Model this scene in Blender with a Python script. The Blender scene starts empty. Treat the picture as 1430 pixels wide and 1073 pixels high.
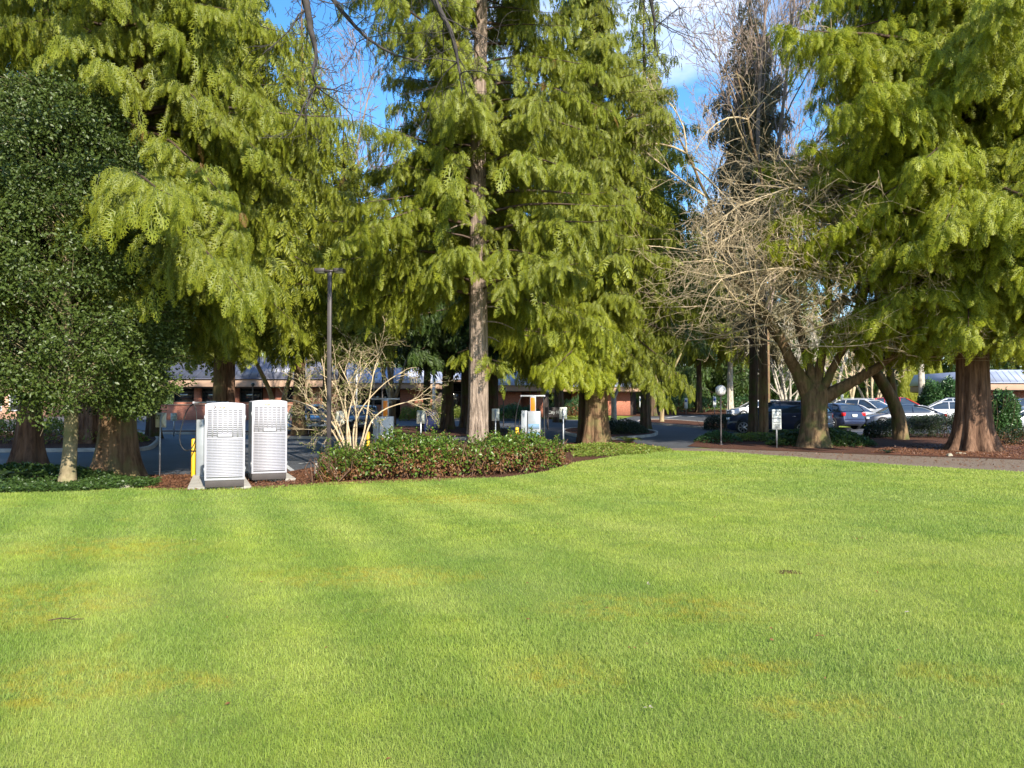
import bpy, bmesh, math, random
import numpy as np
from math import radians as R, sin, cos, pi
from mathutils import Vector
random.seed(7)
RNG = np.random.default_rng(11)
scene = bpy.context.scene
COL = scene.collection

# ------------------------------------------------------------ camera, sky, sun, exposure
F = 1080.0; CX = 715.0; CY = 536.5; HY = 565.0; CH = 1.65
PITCH = math.atan((HY - CY) / F)
cam = bpy.data.cameras.new('camera'); camo = bpy.data.objects.new('camera', cam); COL.objects.link(camo)
cam.sensor_width = 36; cam.lens = F / 1430 * 36; cam.clip_start = 0.05; cam.clip_end = 3000
camo.location = (0, 0, CH); camo.rotation_euler = (pi / 2 + PITCH, 0, 0)
scene.camera = camo
SUN_EL = 33.0; SUN_AZ = 24.0          # degrees right of straight behind the camera
world = bpy.data.worlds.new('World'); scene.world = world; world.use_nodes = True
wn = world.node_tree.nodes; wl = world.node_tree.links
bg = wn['Background']; bg.inputs[1].default_value = 0.15
sky = wn.new('ShaderNodeTexSky'); sky.sky_type = 'NISHITA'; sky.sun_disc = False
sky.sun_elevation = R(SUN_EL); sky.sun_rotation = R(180 - SUN_AZ); sky.air_density = 1.0; sky.dust_density = 0.3; sky.ozone_density = 2.5
tc = wn.new('ShaderNodeTexCoord'); mp = wn.new('ShaderNodeMapping'); mp.inputs['Scale'].default_value = (1, 1, 2.2)
mp.inputs['Location'].default_value = (0.35, 0.1, 0.2)
nz = wn.new('ShaderNodeTexNoise'); nz.inputs['Scale'].default_value = 2.6; nz.inputs['Detail'].default_value = 7; nz.inputs['Roughness'].default_value = 0.55
rp = wn.new('ShaderNodeValToRGB'); rp.color_ramp.elements[0].position = 0.53; rp.color_ramp.elements[1].position = 0.74
mx = wn.new('ShaderNodeMix'); mx.data_type = 'RGBA'; mx.inputs[7].default_value = (3.9, 4.2, 4.9, 1)
wl.new(tc.outputs['Generated'], mp.inputs[0]); wl.new(mp.outputs[0], nz.inputs['Vector']); wl.new(nz.outputs[0], rp.inputs[0])
wl.new(rp.outputs[0], mx.inputs[0]); hs_ = wn.new('ShaderNodeHueSaturation'); hs_.inputs['Saturation'].default_value = 1.28; hs_.inputs['Value'].default_value = .86; wl.new(sky.outputs[0], hs_.inputs['Color']); wl.new(hs_.outputs[0], mx.inputs[6]); wl.new(mx.outputs[2], bg.inputs[0])
sun = bpy.data.lights.new('sun', 'SUN'); suno = bpy.data.objects.new('sun', sun); COL.objects.link(suno)
sun.energy = 4.6; sun.angle = R(0.5); sun.color = (1.0, 0.93, 0.80)
sd = Vector((sin(R(SUN_AZ)) * cos(R(SUN_EL)), -cos(R(SUN_AZ)) * cos(R(SUN_EL)), sin(R(SUN_EL))))
suno.rotation_euler = sd.to_track_quat('Z', 'Y').to_euler()
scene.view_settings.view_transform = 'Standard'; scene.view_settings.look = 'None'
scene.view_settings.gamma = 1; scene.view_settings.exposure = 1.25
scene.cycles.max_bounces = 6; scene.cycles.diffuse_bounces = 4; scene.cycles.glossy_bounces = 3
scene.cycles.transmission_bounces = 4; scene.cycles.use_denoising = True

# ------------------------------------------------------------ helpers
KY = [-60, 0, 28, 36, 45, 60, 80, 120, 200, 420, 1500]
KZ = [0, 0, 0, .06, .16, .42, .90, 2.2, 7.0, 22.0, 60.0]
def zg(y): return np.interp(y, KY, KZ)
def ray(px, py):
    u = (px - CX) / F; v = (CY - py) / F
    return u, cos(PITCH) - v * sin(PITCH), sin(PITCH) + v * cos(PITCH)
def W(px, py, D):
    u, y, z = ray(px, py); t = D / y
    return Vector((u * t, D, CH + z * t))
def G(px, py):
    u, y, z = ray(px, py)
    lo, hi = 1.0, 400.0
    for _ in range(50):
        m = (lo + hi) / 2
        if CH + z * m / y > zg(m): lo = m
        else: hi = m
    return (u * lo / y, lo)
def B(px, D):                     # base point on the ground in column px at distance D
    u, y, z = ray(px, HY)
    return Vector((u * D / y, D, float(zg(D))))
def unit(a):
    return a / np.maximum(np.linalg.norm(a, axis=-1, keepdims=True), 1e-9)

def tag(o, label=None, cat=None, group=None, kind=None):
    if label: o['label'] = label
    if cat: o['category'] = cat
    if group: o['group'] = group
    if kind: o['kind'] = kind
    return o
def thing(name, label, cat, loc=(0, 0, 0), rz=0.0, group=None):
    o = bpy.data.objects.new(name, None); COL.objects.link(o)
    o.location = loc; o.rotation_euler = (0, 0, rz); o.empty_display_size = .2
    return tag(o, label, cat, group)
def dup(root, loc, rz=0.0, label=None, s=None):
    r = root.copy(); COL.objects.link(r); r.location = loc; r.rotation_euler = (0, 0, rz)
    if s: r.scale = (s, s, s)
    if label: r['label'] = label
    for ch in list(root.children):
        c = ch.copy(); COL.objects.link(c); c.parent = r
        for g in list(ch.children):
            d = g.copy(); COL.objects.link(d); d.parent = c
    return r

class Acc:
    """collects geometry, builds one mesh"""
    def __init__(s): s.v = []; s.f = {3: [], 4: []}; s.n = 0; s.a = []; s.ng = []
    def add(s, v, f, att=None):
        v = np.asarray(v, float).reshape(-1, 3); f = np.asarray(f, int)
        s.v.append(v)
        if len(f): s.f[f.shape[1]].append(f + s.n)
        s.a.append(np.zeros((len(v), 2)) if att is None else np.asarray(att, float).reshape(-1, 2))
        s.n += len(v); return s
    def box(s, cx, cy, cz, sx, sy, sz, rz=0.0, ry=0.0):
        x, y, z = sx / 2, sy / 2, sz / 2
        v = np.array([[-x, -y, -z], [x, -y, -z], [x, y, -z], [-x, y, -z], [-x, -y, z], [x, -y, z], [x, y, z], [-x, y, z]])
        if ry:
            c, q = cos(ry), sin(ry); v = v @ np.array([[c, 0, -q], [0, 1, 0], [q, 0, c]])
        if rz:
            c, q = cos(rz), sin(rz); v = v @ np.array([[c, q, 0], [-q, c, 0], [0, 0, 1]])
        return s.add(v + [cx, cy, cz], [[0, 3, 2, 1], [4, 5, 6, 7], [0, 1, 5, 4], [1, 2, 6, 5], [2, 3, 7, 6], [3, 0, 4, 7]])
    def prism(s, prof, y0, y1, axis='y'):
        """closed outline (a,b) swept along y (or x): ends are fans, so keep the outline star shaped"""
        p = np.array(prof, float); n = len(p); c = p.mean(0)
        def mk(q, t):
            return [q[0], t, q[1]] if axis == 'y' else [t, q[0], q[1]]
        v = [mk(q, y0) for q in p] + [mk(q, y1) for q in p] + [mk(c, y0), mk(c, y1)]
        s.add(v, [[i, (i + 1) % n, n + (i + 1) % n, n + i] for i in range(n)])
        k = s.n - len(v)
        t = [[i, 2 * n, (i + 1) % n] for i in range(n)] + [[n + i, n + (i + 1) % n, 2 * n + 1] for i in range(n)]
        s.f[3].append(np.array(t) + k); return s
    def tube(s, pts, rad, sides=6, cap=True, att=(0, 0)):
        p = np.asarray(pts, float); n = len(p); r = np.broadcast_to(np.asarray(rad, float), (n,))
        t = unit(np.gradient(p, axis=0))
        ref = np.array([0, 0, 1.]) if abs(t[:, 2]).mean() < .8 else np.array([1., 0, 0])
        a = unit(np.cross(t, ref)); b = np.cross(t, a)
        th = np.arange(sides) * 2 * pi / sides
        ring = p[:, None] + r[:, None, None] * (np.cos(th)[None, :, None] * a[:, None] + np.sin(th)[None, :, None] * b[:, None])
        v = ring.reshape(-1, 3)
        i = np.arange(n - 1)[:, None] * sides; j = np.arange(sides)[None]; k = (j + 1) % sides
        f = np.stack([i + j, i + k, i + sides + k, i + sides + j], -1).reshape(-1, 4)
        s.add(v, f, np.tile(att, (len(v), 1)))
        if cap:
            o = s.n - len(v)
            for base in (0, (n - 1) * sides):
                q = base + np.arange(sides)
                s.f[3].append(np.array([[q[0], q[m], q[m + 1]] for m in range(1, sides - 1)]) + o)
        return s
    def cyl(s, x, y, z0, z1, r, sides=16): return s.tube([(x, y, z0), (x, y, z1)], r, sides)
    def lathe(s, prof, c=(0, 0, 0), seg=20):
        p = np.array(prof, float); n = len(p); th = np.arange(seg) * 2 * pi / seg
        v = np.stack([p[:, None, 0] * np.cos(th), p[:, None, 0] * np.sin(th), np.repeat(p[:, 1:2], seg, 1)], -1).reshape(-1, 3) + c
        i = np.arange(n - 1)[:, None] * seg; j = np.arange(seg)[None]; k = (j + 1) % seg
        return s.add(v, np.stack([i + j, i + k, i + seg + k, i + seg + j], -1).reshape(-1, 4))
    def rot(s, rz=0, loc=(0, 0, 0)):
        c, q = cos(rz), sin(rz); M = np.array([[c, q, 0], [-q, c, 0], [0, 0, 1]])
        s.v = [v @ M + loc for v in s.v]; return s
    def build(s, name, mat, parent=None, smooth=False, att=False, bevel=0.0):
        me = bpy.data.meshes.new(name); v = np.concatenate(s.v)
        me.vertices.add(len(v)); me.vertices.foreach_set('co', v.astype(np.float32).ravel())
        f3 = np.concatenate(s.f[3]) if s.f[3] else np.zeros((0, 3), int)
        f4 = np.concatenate(s.f[4]) if s.f[4] else np.zeros((0, 4), int)
        me.loops.add(f3.size + f4.size); me.loops.foreach_set('vertex_index', np.concatenate([f3.ravel(), f4.ravel()]).astype(np.int32))
        me.polygons.add(len(f3) + len(f4))
        me.polygons.foreach_set('loop_start', np.concatenate([np.arange(len(f3)) * 3, f3.size + np.arange(len(f4)) * 4]).astype(np.int32))
        if smooth: me.polygons.foreach_set('use_smooth', np.ones(len(f3) + len(f4), bool))
        if att:
            a = np.concatenate(s.a)
            for k, nm in enumerate(('tip', 'rnd')):
                at = me.attributes.new(nm, 'FLOAT', 'POINT'); at.data.foreach_set('value', a[:, k].astype(np.float32).copy())
        me.update(calc_edges=True); me.validate()
        me.materials.append(mat)
        o = bpy.data.objects.new(name, me); COL.objects.link(o)
        if parent is not None: o.parent = parent
        if bevel:
            m = o.modifiers.new('b', 'BEVEL'); m.width = bevel; m.segments = 2; m.limit_method = 'ANGLE'; m.angle_limit = R(40)
        return o

def text(name, s, size, mat, parent, loc, rz=0.0, ext=.002, align='CENTER', sx=1.0, bold=0.0):
    c = bpy.data.curves.new(name, 'FONT'); c.body = s; c.size = size; c.align_x = align; c.align_y = 'CENTER'; c.extrude = ext; c.offset = bold
    tmp = bpy.data.objects.new(name, c); me = bpy.data.meshes.new_from_object(tmp); bpy.data.objects.remove(tmp); me.materials.clear(); me.materials.append(mat); o = bpy.data.objects.new(name, me); COL.objects.link(o); o.parent = parent
    o.location = loc; o.rotation_euler = (pi / 2, 0, rz); o.scale = (sx, 1, 1); return o

# ------------------------------------------------------------ materials
class NB:
    def __init__(s, name):
        s.m = bpy.data.materials.new(name); s.m.use_nodes = True; s.t = s.m.node_tree
        s.p = s.t.nodes['Principled BSDF']; s.out = s.t.nodes['Material Output']
    def n(s, typ, **kw):
        x = s.t.nodes.new('ShaderNode' + typ)
        for k, v in kw.items():
            if k.startswith('i_'):
                x.inputs[k[2:].replace('_', ' ')].default_value = v
            else: setattr(x, k, v)
        return x
    def l(s, a, b): s.t.links.new(a, b)
    def mix(s, f, a, b, blend='MIX'):
        x = s.n('Mix', data_type='RGBA', blend_type=blend)
        for i, q in ((0, f), (6, a), (7, b)):
            if isinstance(q, (int, float)): x.inputs[i].default_value = q
            elif isinstance(q, tuple): x.inputs[i].default_value = (*q, 1) if len(q) == 3 else q
            else: s.l(q, x.inputs[i])
        return x.outputs[2]
    def math(s, op, a, b=0.0, c=0.0, clamp=False):
        x = s.n('Math', operation=op, use_clamp=clamp)
        for i, q in enumerate((a, b, c)):
            if isinstance(q, (int, float)): x.inputs[i].default_value = q
            else: s.l(q, x.inputs[i])
        return x.outputs[0]
    def noise(s, scale, detail=4, rough=.55, vec=None, sc=None, coord='Object'):
        x = s.n('TexNoise', i_Scale=scale, i_Detail=detail, i_Roughness=rough)
        v = vec or s.n('TexCoord').outputs[coord]
        if sc:
            mp = s.n('Mapping'); mp.inputs['Scale'].default_value = sc; s.l(v, mp.inputs[0]); v = mp.outputs[0]
        s.l(v, x.inputs['Vector']); return x.outputs[0]
    def ramp(s, fac, stops):
        x = s.n('ValToRGB'); e = x.color_ramp.elements
        while len(e) < len(stops): e.new(.5)
        for k, (p, c) in enumerate(stops):
            e[k].position = p; e[k].color = (*c, 1) if isinstance(c, tuple) else (c, c, c, 1)
        s.l(fac, x.inputs[0]); return x.outputs[0]
    def bump(s, h, st, dist=.02):
        x = s.n('Bump'); x.inputs['Strength'].default_value = st; x.inputs['Distance'].default_value = dist
        s.l(h, x.inputs['Height']); s.l(x.outputs[0], s.p.inputs['Normal']); return x.outputs[0]
    def base(s, c, rough=.6, metal=0.0, spec=.5):
        if isinstance(c, tuple): s.p.inputs['Base Color'].default_value = (*c, 1)
        else: s.l(c, s.p.inputs['Base Color'])
        s.p.inputs['Roughness'].default_value = rough; s.p.inputs['Metallic'].default_value = metal
        s.p.inputs['Specular IOR Level'].default_value = spec; return s.m
def plain(name, c, rough=.5, metal=0.0, spec=.5, var=.12, sc=6, bump=0.0, bsc=60):
    b = NB(name); n = b.noise(sc, 5)
    f = b.ramp(n, [(.3, 1 - var), (.7, 1 + var)])
    m = b.mix(1.0, c, f, 'MULTIPLY')
    if bump: b.bump(b.noise(bsc, 4), bump, .01)
    return b.base(m, rough, metal, spec)
def foliage(name, dark, mid, tip, trans=.35, rough=.5, spec=.4, nsc=.55, brown=None):
    b = NB(name)
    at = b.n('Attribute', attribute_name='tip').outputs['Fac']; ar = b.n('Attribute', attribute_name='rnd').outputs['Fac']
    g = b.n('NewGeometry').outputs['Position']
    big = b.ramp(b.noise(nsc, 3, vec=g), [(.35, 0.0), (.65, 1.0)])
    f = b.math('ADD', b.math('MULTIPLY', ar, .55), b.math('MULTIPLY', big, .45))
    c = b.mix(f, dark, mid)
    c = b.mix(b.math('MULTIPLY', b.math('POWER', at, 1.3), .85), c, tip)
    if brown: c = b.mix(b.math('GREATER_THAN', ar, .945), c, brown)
    c = b.mix(b.math('GREATER_THAN', ar, 1.5), c, (.10, .065, .045))
    b.base(c, rough, 0, spec)
    tr = b.n('BsdfTranslucent'); ms = b.n('MixShader'); ms.inputs[0].default_value = trans
    hs = b.n('HueSaturation'); hs.inputs['Value'].default_value = 1.3; hs.inputs['Hue'].default_value = .49; b.l(c, hs.inputs['Color'])
    b.l(hs.outputs[0], tr.inputs[0]); b.l(b.p.outputs[0], ms.inputs[1]); b.l(tr.outputs[0], ms.inputs[2]); b.l(ms.outputs[0], b.out.inputs[0])
    return b.m
def bark(name, dark, light, moss=None, sc=9, stretch=.14, st=.9, dist=.05):
    b = NB(name)
    n1 = b.noise(sc, 6, .65, sc=(1, 1, stretch)); n2 = b.noise(1.3, 3)
    c = b.mix(b.ramp(n1, [(.33, 0.0), (.66, 1.0)]), dark, light)
    c = b.mix(b.math('MULTIPLY', b.ramp(n2, [(.4, 0.0), (.7, 1.0)]), .35), c, tuple(x * .55 for x in light))
    if moss: c = b.mix(b.math('MULTIPLY', b.ramp(b.noise(2.2, 5), [(.48, 0.0), (.62, 1.0)]), .75), c, moss)
    b.bump(n1, st, dist); return b.base(c, .9, 0, .2)

M = {}
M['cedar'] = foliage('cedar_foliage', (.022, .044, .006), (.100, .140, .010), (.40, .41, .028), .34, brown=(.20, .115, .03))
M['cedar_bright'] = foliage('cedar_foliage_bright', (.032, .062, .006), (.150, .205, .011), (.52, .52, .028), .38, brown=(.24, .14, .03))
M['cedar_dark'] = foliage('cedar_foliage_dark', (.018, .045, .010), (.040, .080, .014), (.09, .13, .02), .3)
M['fir'] = foliage('fir_foliage', (.06, .055, .025), (.13, .11, .05), (.20, .17, .07), .22, brown=(.12, .08, .03))
M['holly'] = foliage('holly_leaf', (.022, .042, .009), (.048, .078, .014), (.10, .125, .022), .18, rough=.42, spec=.32)
M['hedge'] = foliage('hedge_leaf', (.03, .07, .012), (.075, .145, .018), (.17, .24, .03), .3, rough=.35, brown=(.20, .09, .03))
M['boxhedge'] = foliage('box_hedge_leaf', (.010, .019, .008), (.019, .034, .011), (.036, .060, .015), .15, rough=.4)
M['ivy'] = foliage('ivy_leaf', (.018, .042, .010), (.038, .078, .014), (.08, .13, .03), .3, rough=.4)
M['ground_leaf'] = foliage('ground_cover_leaf', (.06, .11, .016), (.13, .20, .025), (.26, .28, .04), .35, brown=(.30, .18, .08))
M['dead'] = foliage('brown_leaf', (.07, .026, .012), (.16, .065, .026), (.27, .14, .05), .2)
M['brown_mulch_leaf'] = foliage('needle_litter_leaf', (.06, .022, .012), (.12, .05, .025), (.20, .095, .045), .1)
M['laurel'] = foliage('laurel_leaf', (.02, .06, .018), (.045, .11, .03), (.09, .17, .05), .25, rough=.35)
M['gold'] = foliage('arborvitae_leaf', (.13, .16, .015), (.26, .28, .02), (.42, .42, .04), .4)
M['shrubtwigleaf'] = foliage('budding_leaf', (.08, .11, .025), (.17, .20, .05), (.26, .27, .08), .4)
M['bark_red'] = bark('cedar_bark', (.045, .022, .014), (.20, .115, .072))
M['bark_brown'] = bark('brown_bark', (.05, .027, .014), (.235, .145, .080), moss=(.14, .12, .05))
M['bark_grey'] = bark('grey_furrowed_bark', (.085, .06, .045), (.38, .29, .225), sc=17, stretch=.16, st=1.0, dist=.07)
M['bark_tan'] = bark('smooth_tan_bark', (.20, .14, .075), (.40, .31, .18), sc=5, stretch=.5, st=.3, dist=.02, moss=(.16, .17, .07))
M['bark_holly'] = bark('holly_bark', (.12, .095, .05), (.30, .24, .145), sc=6, stretch=.7, st=.4, dist=.02, moss=(.12, .13, .05))
M['bark_pale'] = bark('pale_bark', (.22, .19, .15), (.52, .47, .38), sc=8, stretch=.5, st=.3, dist=.01)
M['bark_dark'] = bark('dark_bark', (.035, .022, .014), (.13, .085, .055), moss=(.06, .075, .02))  # dark brown bark with dull moss
M['twig'] = bark('grey_twig', (.20, .15, .10), (.42, .34, .24), sc=5, stretch=1, st=.1)
M['twig_tan'] = bark('tan_twig', (.25, .19, .11), (.58, .46, .30), sc=5, stretch=1, st=.1)
M['twig_pink'] = bark('pinkish_twig', (.17, .12, .095), (.34, .26, .21), sc=5, stretch=1, st=.1)
M['twig_dark'] = bark('dark_twig', (.02, .018, .02), (.07, .06, .055), sc=5, stretch=1, st=.1)
M['white_paint'] = plain('white_powder_coat', (.36, .35, .385), .5, var=.03, sc=2)
M['louvre_dark'] = plain('louvre_gap_shade', (.25, .245, .265), .7, var=.04)  # darker copy of the cabinet white: shade between the slats as colour
M['plinth'] = plain('dark_plinth', (.045, .036, .034), .7)
M['concrete'] = plain('concrete', (.34, .315, .27), .9, var=.16, sc=4, bump=.3)
M['kerb'] = plain('kerb_concrete', (.34, .30, .25), .9, var=.25, sc=3, bump=.3)
M['yellow'] = plain('yellow_paint', (.62, .37, .01), .45, var=.1)
M['grey_metal'] = plain('grey_painted_metal', (.30, .32, .34), .4, .3, var=.08)
M['silver'] = plain('silver_metal', (.36, .37, .39), .35, .4, var=.05)
M['galv'] = plain('galvanised_steel', (.42, .43, .44), .45, .6, var=.1, sc=12)
M['sign_back'] = plain('sign_back_aluminium', (.50, .50, .43), .5, .1, var=.08)
M['sign_white'] = plain('sign_white', (.55, .57, .55), .5, var=.04)
M['sign_green'] = plain('sign_green', (.02, .22, .10), .5)
M['sign_blue'] = plain('sign_blue', (.03, .10, .42), .5)
M['sign_black'] = plain('black_lettering', (.012, .012, .012), .6)
M['sign_red'] = plain('sign_red', (.14, .012, .012), .5)
M['orange'] = plain('orange_panel', (.80, .17, .008), .4, var=.04)
M['orange_text'] = plain('orange_lettering', (.85, .20, .04), .5)
M['grey_text'] = plain('grey_lettering', (.35, .35, .38), .5)
M['white_station'] = plain('white_station_body', (.82, .82, .84), .4, var=.03); M['orange_brightened'] = plain('brightened_orange_panel', (.95, .27, .012), .4, var=.03)  # lighter copy of the orange: sunlight put into the shaded panel's colour
M['bluegrille'] = plain('blue_grille', (.10, .28, .50), .4)
M['rubber'] = plain('black_rubber', (.014, .014, .015), .6)
M['dark_metal'] = plain('dark_bronze_metal', (.065, .055, .055), .45, .3)
M['globe'] = plain('opal_globe', (.78, .76, .76), .35, var=.02)
M['globe_dark'] = plain('smoked_globe', (.05, .07, .07), .3)
M['wood_post'] = plain('wood_post', (.30, .20, .11), .8, var=.2, sc=14)
M['mailblue'] = plain('mailbox_blue', (.008, .014, .06), .4)
M['rock'] = plain('pale_rock', (.26, .23, .17), .85, var=.2, sc=9, bump=.5, bsc=20)
M['fascia'] = plain('tan_fascia', (.36, .23, .155), .75, var=.1, sc=1.5)
M['soffit'] = plain('dark_soffit', (.05, .035, .028), .8)
M['window_frame'] = plain('bronze_window_frame', (.035, .028, .024), .5)
M['downpipe'] = plain('pale_downpipe', (.62, .58, .56), .5)
M['pinkwall'] = plain('salmon_stucco', (.62, .36, .25), .85, var=.08)
M['door_red'] = plain('red_brown_door', (.17, .05, .02), .5)
M['taillight'] = plain('tail_light_red', (.42, .006, .008), .2)
M['headlight'] = plain('headlight_lens', (.65, .68, .72), .15, .3)
M['chrome'] = plain('chrome', (.7, .7, .72), .15, .9)
M['rim'] = plain('alloy_rim', (.5, .5, .52), .3, .7)
M['plate'] = plain('license_plate', (.75, .77, .80), .5)
M['trim'] = plain('black_trim', (.02, .02, .022), .5)
M['flag_red'] = plain('flag_red', (.45, .03, .04), .8); M['flag_white'] = plain('flag_white', (.8, .8, .8), .8); M['flag_blue'] = plain('flag_blue', (.03, .05, .22), .8)
M['pink_cone'] = plain('orange_sticker', (.85, .22, .10), .5)
def paint(name, c, metal=.1):
    b = NB(name); b.p.inputs['Coat Weight'].default_value = .8; b.p.inputs['Coat Roughness'].default_value = .06
    return b.base(b.mix(b.math('MULTIPLY', b.noise(3, 4), .05), c, (.20, .18, .15)), .35, metal)
M['p_white'] = paint('white_car_paint', (.60, .60, .62), 0); M['p_silver'] = paint('silver_car_paint', (.34, .36, .40), .4)
M['p_navy'] = paint('navy_car_paint', (.012, .02, .06)); M['p_black'] = paint('black_car_paint', (.010, .010, .014))
M['p_red'] = paint('red_car_paint', (.50, .008, .012)); M['p_blue'] = paint('slate_blue_car_paint', (.012, .022, .05), .0)
def glass(name, c, r=.06):
    b = NB(name); return b.base(b.mix(b.noise(1.5, 3), c, tuple(x * 1.6 for x in c)), r, 0, 1.0)
M['carglass'] = glass('car_window_glass', (.02, .03, .045)); M['glass'] = glass('window_glass', (.018, .02, .02))

def asphalt():
    b = NB('asphalt'); g = b.n('NewGeometry').outputs['Position']
    n = b.noise(.35, 5, vec=g); f = b.noise(90, 2, .7, vec=g)
    c = b.ramp(n, [(.35, (.034, .037, .045)), (.65, (.058, .062, .074))])
    c = b.mix(b.math('MULTIPLY', b.ramp(b.noise(1.1, 6, .7, vec=g, sc=(1, .3, 1)), [(.58, 0.0), (.62, 1.0)]), .3), c, (.03, .03, .033))
    c = b.mix(.3, c, b.ramp(f, [(.3, (.03, .03, .03)), (.7, (.15, .15, .15))]))
    b.bump(f, .4, .01); return b.base(c, .72, 0, .5)
M['asphalt'] = asphalt()
def mulch(name='mulch', a=(.045, .020, .013), c2=(.155, .070, .042)):
    b = NB(name); g = b.n('NewGeometry').outputs['Position']
    n = b.noise(22, 7, .75, vec=g); m = b.noise(.8, 4, vec=g)
    c = b.mix(b.ramp(n, [(.38, 0.0), (.64, 1.0)]), a, c2)
    c = b.mix(b.math('MULTIPLY', b.ramp(m, [(.45, 0.0), (.6, 1.0)]), .4), c, (.055, .030, .02))
    b.bump(n, 1.0, .06); return b.base(c, .95, 0, .15)
M['mulch'] = mulch()
M['litter'] = mulch('needle_litter', (.09, .035, .02), (.27, .115, .065))
def pathmat():
    b = NB('path_gravel'); g = b.n('NewGeometry').outputs['Position']; n = b.noise(55, 5, .7, vec=g)
    c = b.mix(b.ramp(n, [(.35, 0.0), (.65, 1.0)]), (.10, .075, .055), (.245, .185, .135))
    c = b.mix(b.math('MULTIPLY', b.noise(.9, 4, vec=g), .5), c, (.10, .075, .06))
    b.bump(n, .4, .01); return b.base(c, .95, 0, .2)
M['path'] = pathmat()
def linepaint():
    b = NB('worn_line_paint'); g = b.n('NewGeometry').outputs['Position']
    return b.base(b.mix(b.ramp(b.noise(9, 5, .7, vec=g), [(.45, 0.0), (.62, 1.0)]), (.55, .56, .55), (.10, .10, .11)), .8)
M['line'] = linepaint()
MOSS = [G(150, 770) + (1.0, .55), G(40, 850) + (.7, .6), G(25, 980) + (.35, .5), G(930, 855) + (.75, .35), G(880, 862) + (.4, .2), G(1150, 995) + (.33, .16),
        G(1040, 938) + (.28, .16), G(170, 960) + (.3, .22), G(780, 950) + (.3, .25), G(510, 810) + (.8, .35), G(640, 700) + (1.5, .5), G(250, 960) + (.3, .12), G(1320, 950) + (.3, .15)]
def grassmat(name, blade):
    b = NB(name); g = b.n('NewGeometry').outputs['Position']
    sx = b.n('SeparateXYZ'); b.l(g, sx.inputs[0]); X, Y = sx.outputs[0], sx.outputs[1]
    n1 = b.noise(.55, 4, .6, vec=g); n2 = b.noise(2.4, 4, .6, vec=g); n3 = b.noise(.22, 3, .5, vec=g)
    k = 1.2 if blade else 1.05
    c = b.mix(b.ramp(n2, [(.3, 0.0), (.7, 1.0)]), (.185 * k, .25 * k, .036 * k), (.33 * k, .39 * k, .058 * k))
    c = b.mix(b.math('MULTIPLY', b.ramp(n1, [(.42, 0.0), (.62, 1.0)]), .6), c, (.38 * k, .41 * k, .10 * k))
    c = b.mix(b.math('MULTIPLY', b.ramp(n3, [(.47, 0.0), (.58, 1.0)]), .38), c, (.12 * k, .215 * k, .045 * k))
    # mowing stripes run away from the camera toward the cabinets
    w = b.math('SINE', b.math('MULTIPLY', b.math('ADD', b.math('ADD', X, b.math('MULTIPLY', Y, .42)), b.math('MULTIPLY', n1, .5)), 2 * pi / 1.3))
    fade = b.n('MapRange'); fade.inputs['From Min'].default_value = 3.0; fade.inputs['From Max'].default_value = -2.0
    b.l(X, fade.inputs['Value'])
    st = b.math('MULTIPLY', b.math('MULTIPLY', b.math('ADD', w, 1.0), .24), b.math('ADD', b.math('MULTIPLY', fade.outputs[0], .8), .2))
    c = b.mix(st, c, (.085 * k, .17 * k, .02 * k))
    if blade:
        ar = b.n('Attribute', attribute_name='rnd').outputs['Fac']; at = b.n('Attribute', attribute_name='tip').outputs['Fac']
        c = b.mix(b.math('MULTIPLY', b.math('GREATER_THAN', ar, .93), .6), c, (.42, .38, .15))
        c = b.mix(b.math('MULTIPLY', ar, .35), c, (.15, .255, .045))
        c = b.mix(b.math('MULTIPLY', at, .25), c, (.32, .42, .08))
    else:
        fn = b.noise(70, 4, .7, vec=g)
        c = b.mix(b.ramp(fn, [(.38, .75), (.6, 0.0)]), c, (.04, .045, .012)); b.bump(fn, .8, .03)
    mo = None
    for (mx_, my_, rx, ry) in MOSS:
        e = b.math('ADD', b.math('POWER', b.math('DIVIDE', b.math('SUBTRACT', X, mx_), rx), 2), b.math('POWER', b.math('DIVIDE', b.math('SUBTRACT', Y, my_), ry), 2))
        e = b.math('SUBTRACT', 1.0, b.math('DIVIDE', b.math('ADD', e, b.math('MULTIPLY', b.math('SUBTRACT', n2, .5), 5.0)), 2.6), clamp=True)
        mo = e if mo is None else b.math('MAXIMUM', mo, e)
    mf = b.math('MULTIPLY', mo, b.ramp(b.noise(7.5, 6, .8, vec=g), [(.45, 0.0), (.60, 1.0)]))
    gen = b.math('MULTIPLY', b.ramp(b.noise(1.6, 6, .7, vec=g), [(.60, 0.0), (.72, 1.0)]), .5)
    c = b.mix(b.math('MULTIPLY', b.math('MAXIMUM', mf, gen), .62), c, (.40, .31, .03))
    b.base(c, .55, 0, .3)
    if blade:
        tr = b.n('BsdfTranslucent'); ms = b.n('MixShader'); ms.inputs[0].default_value = .42
        b.l(c, tr.inputs[0]); b.l(b.p.outputs[0], ms.inputs[1]); b.l(tr.outputs[0], ms.inputs[2]); b.l(ms.outputs[0], b.out.inputs[0])
    return b.m
M['lawn'] = grassmat('lawn_turf', False); M['blade'] = grassmat('grass_blade', True)
def terrainmat():
    b = NB('rough_ground'); g = b.n('NewGeometry').outputs['Position']
    c = b.mix(b.ramp(b.noise(.12, 5, .6, vec=g), [(.40, 0.0), (.50, 1.0)]), (.13, .17, .03), (.20, .27, .04))
    c = b.mix(b.ramp(b.noise(.7, 5, vec=g), [(.55, 0.0), (.68, .8)]), c, (.10, .05, .03)); b.bump(b.noise(12, 5, vec=g), .6, .1)
    return b.base(c, .9, 0, .2)
M['terrain'] = terrainmat()
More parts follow.
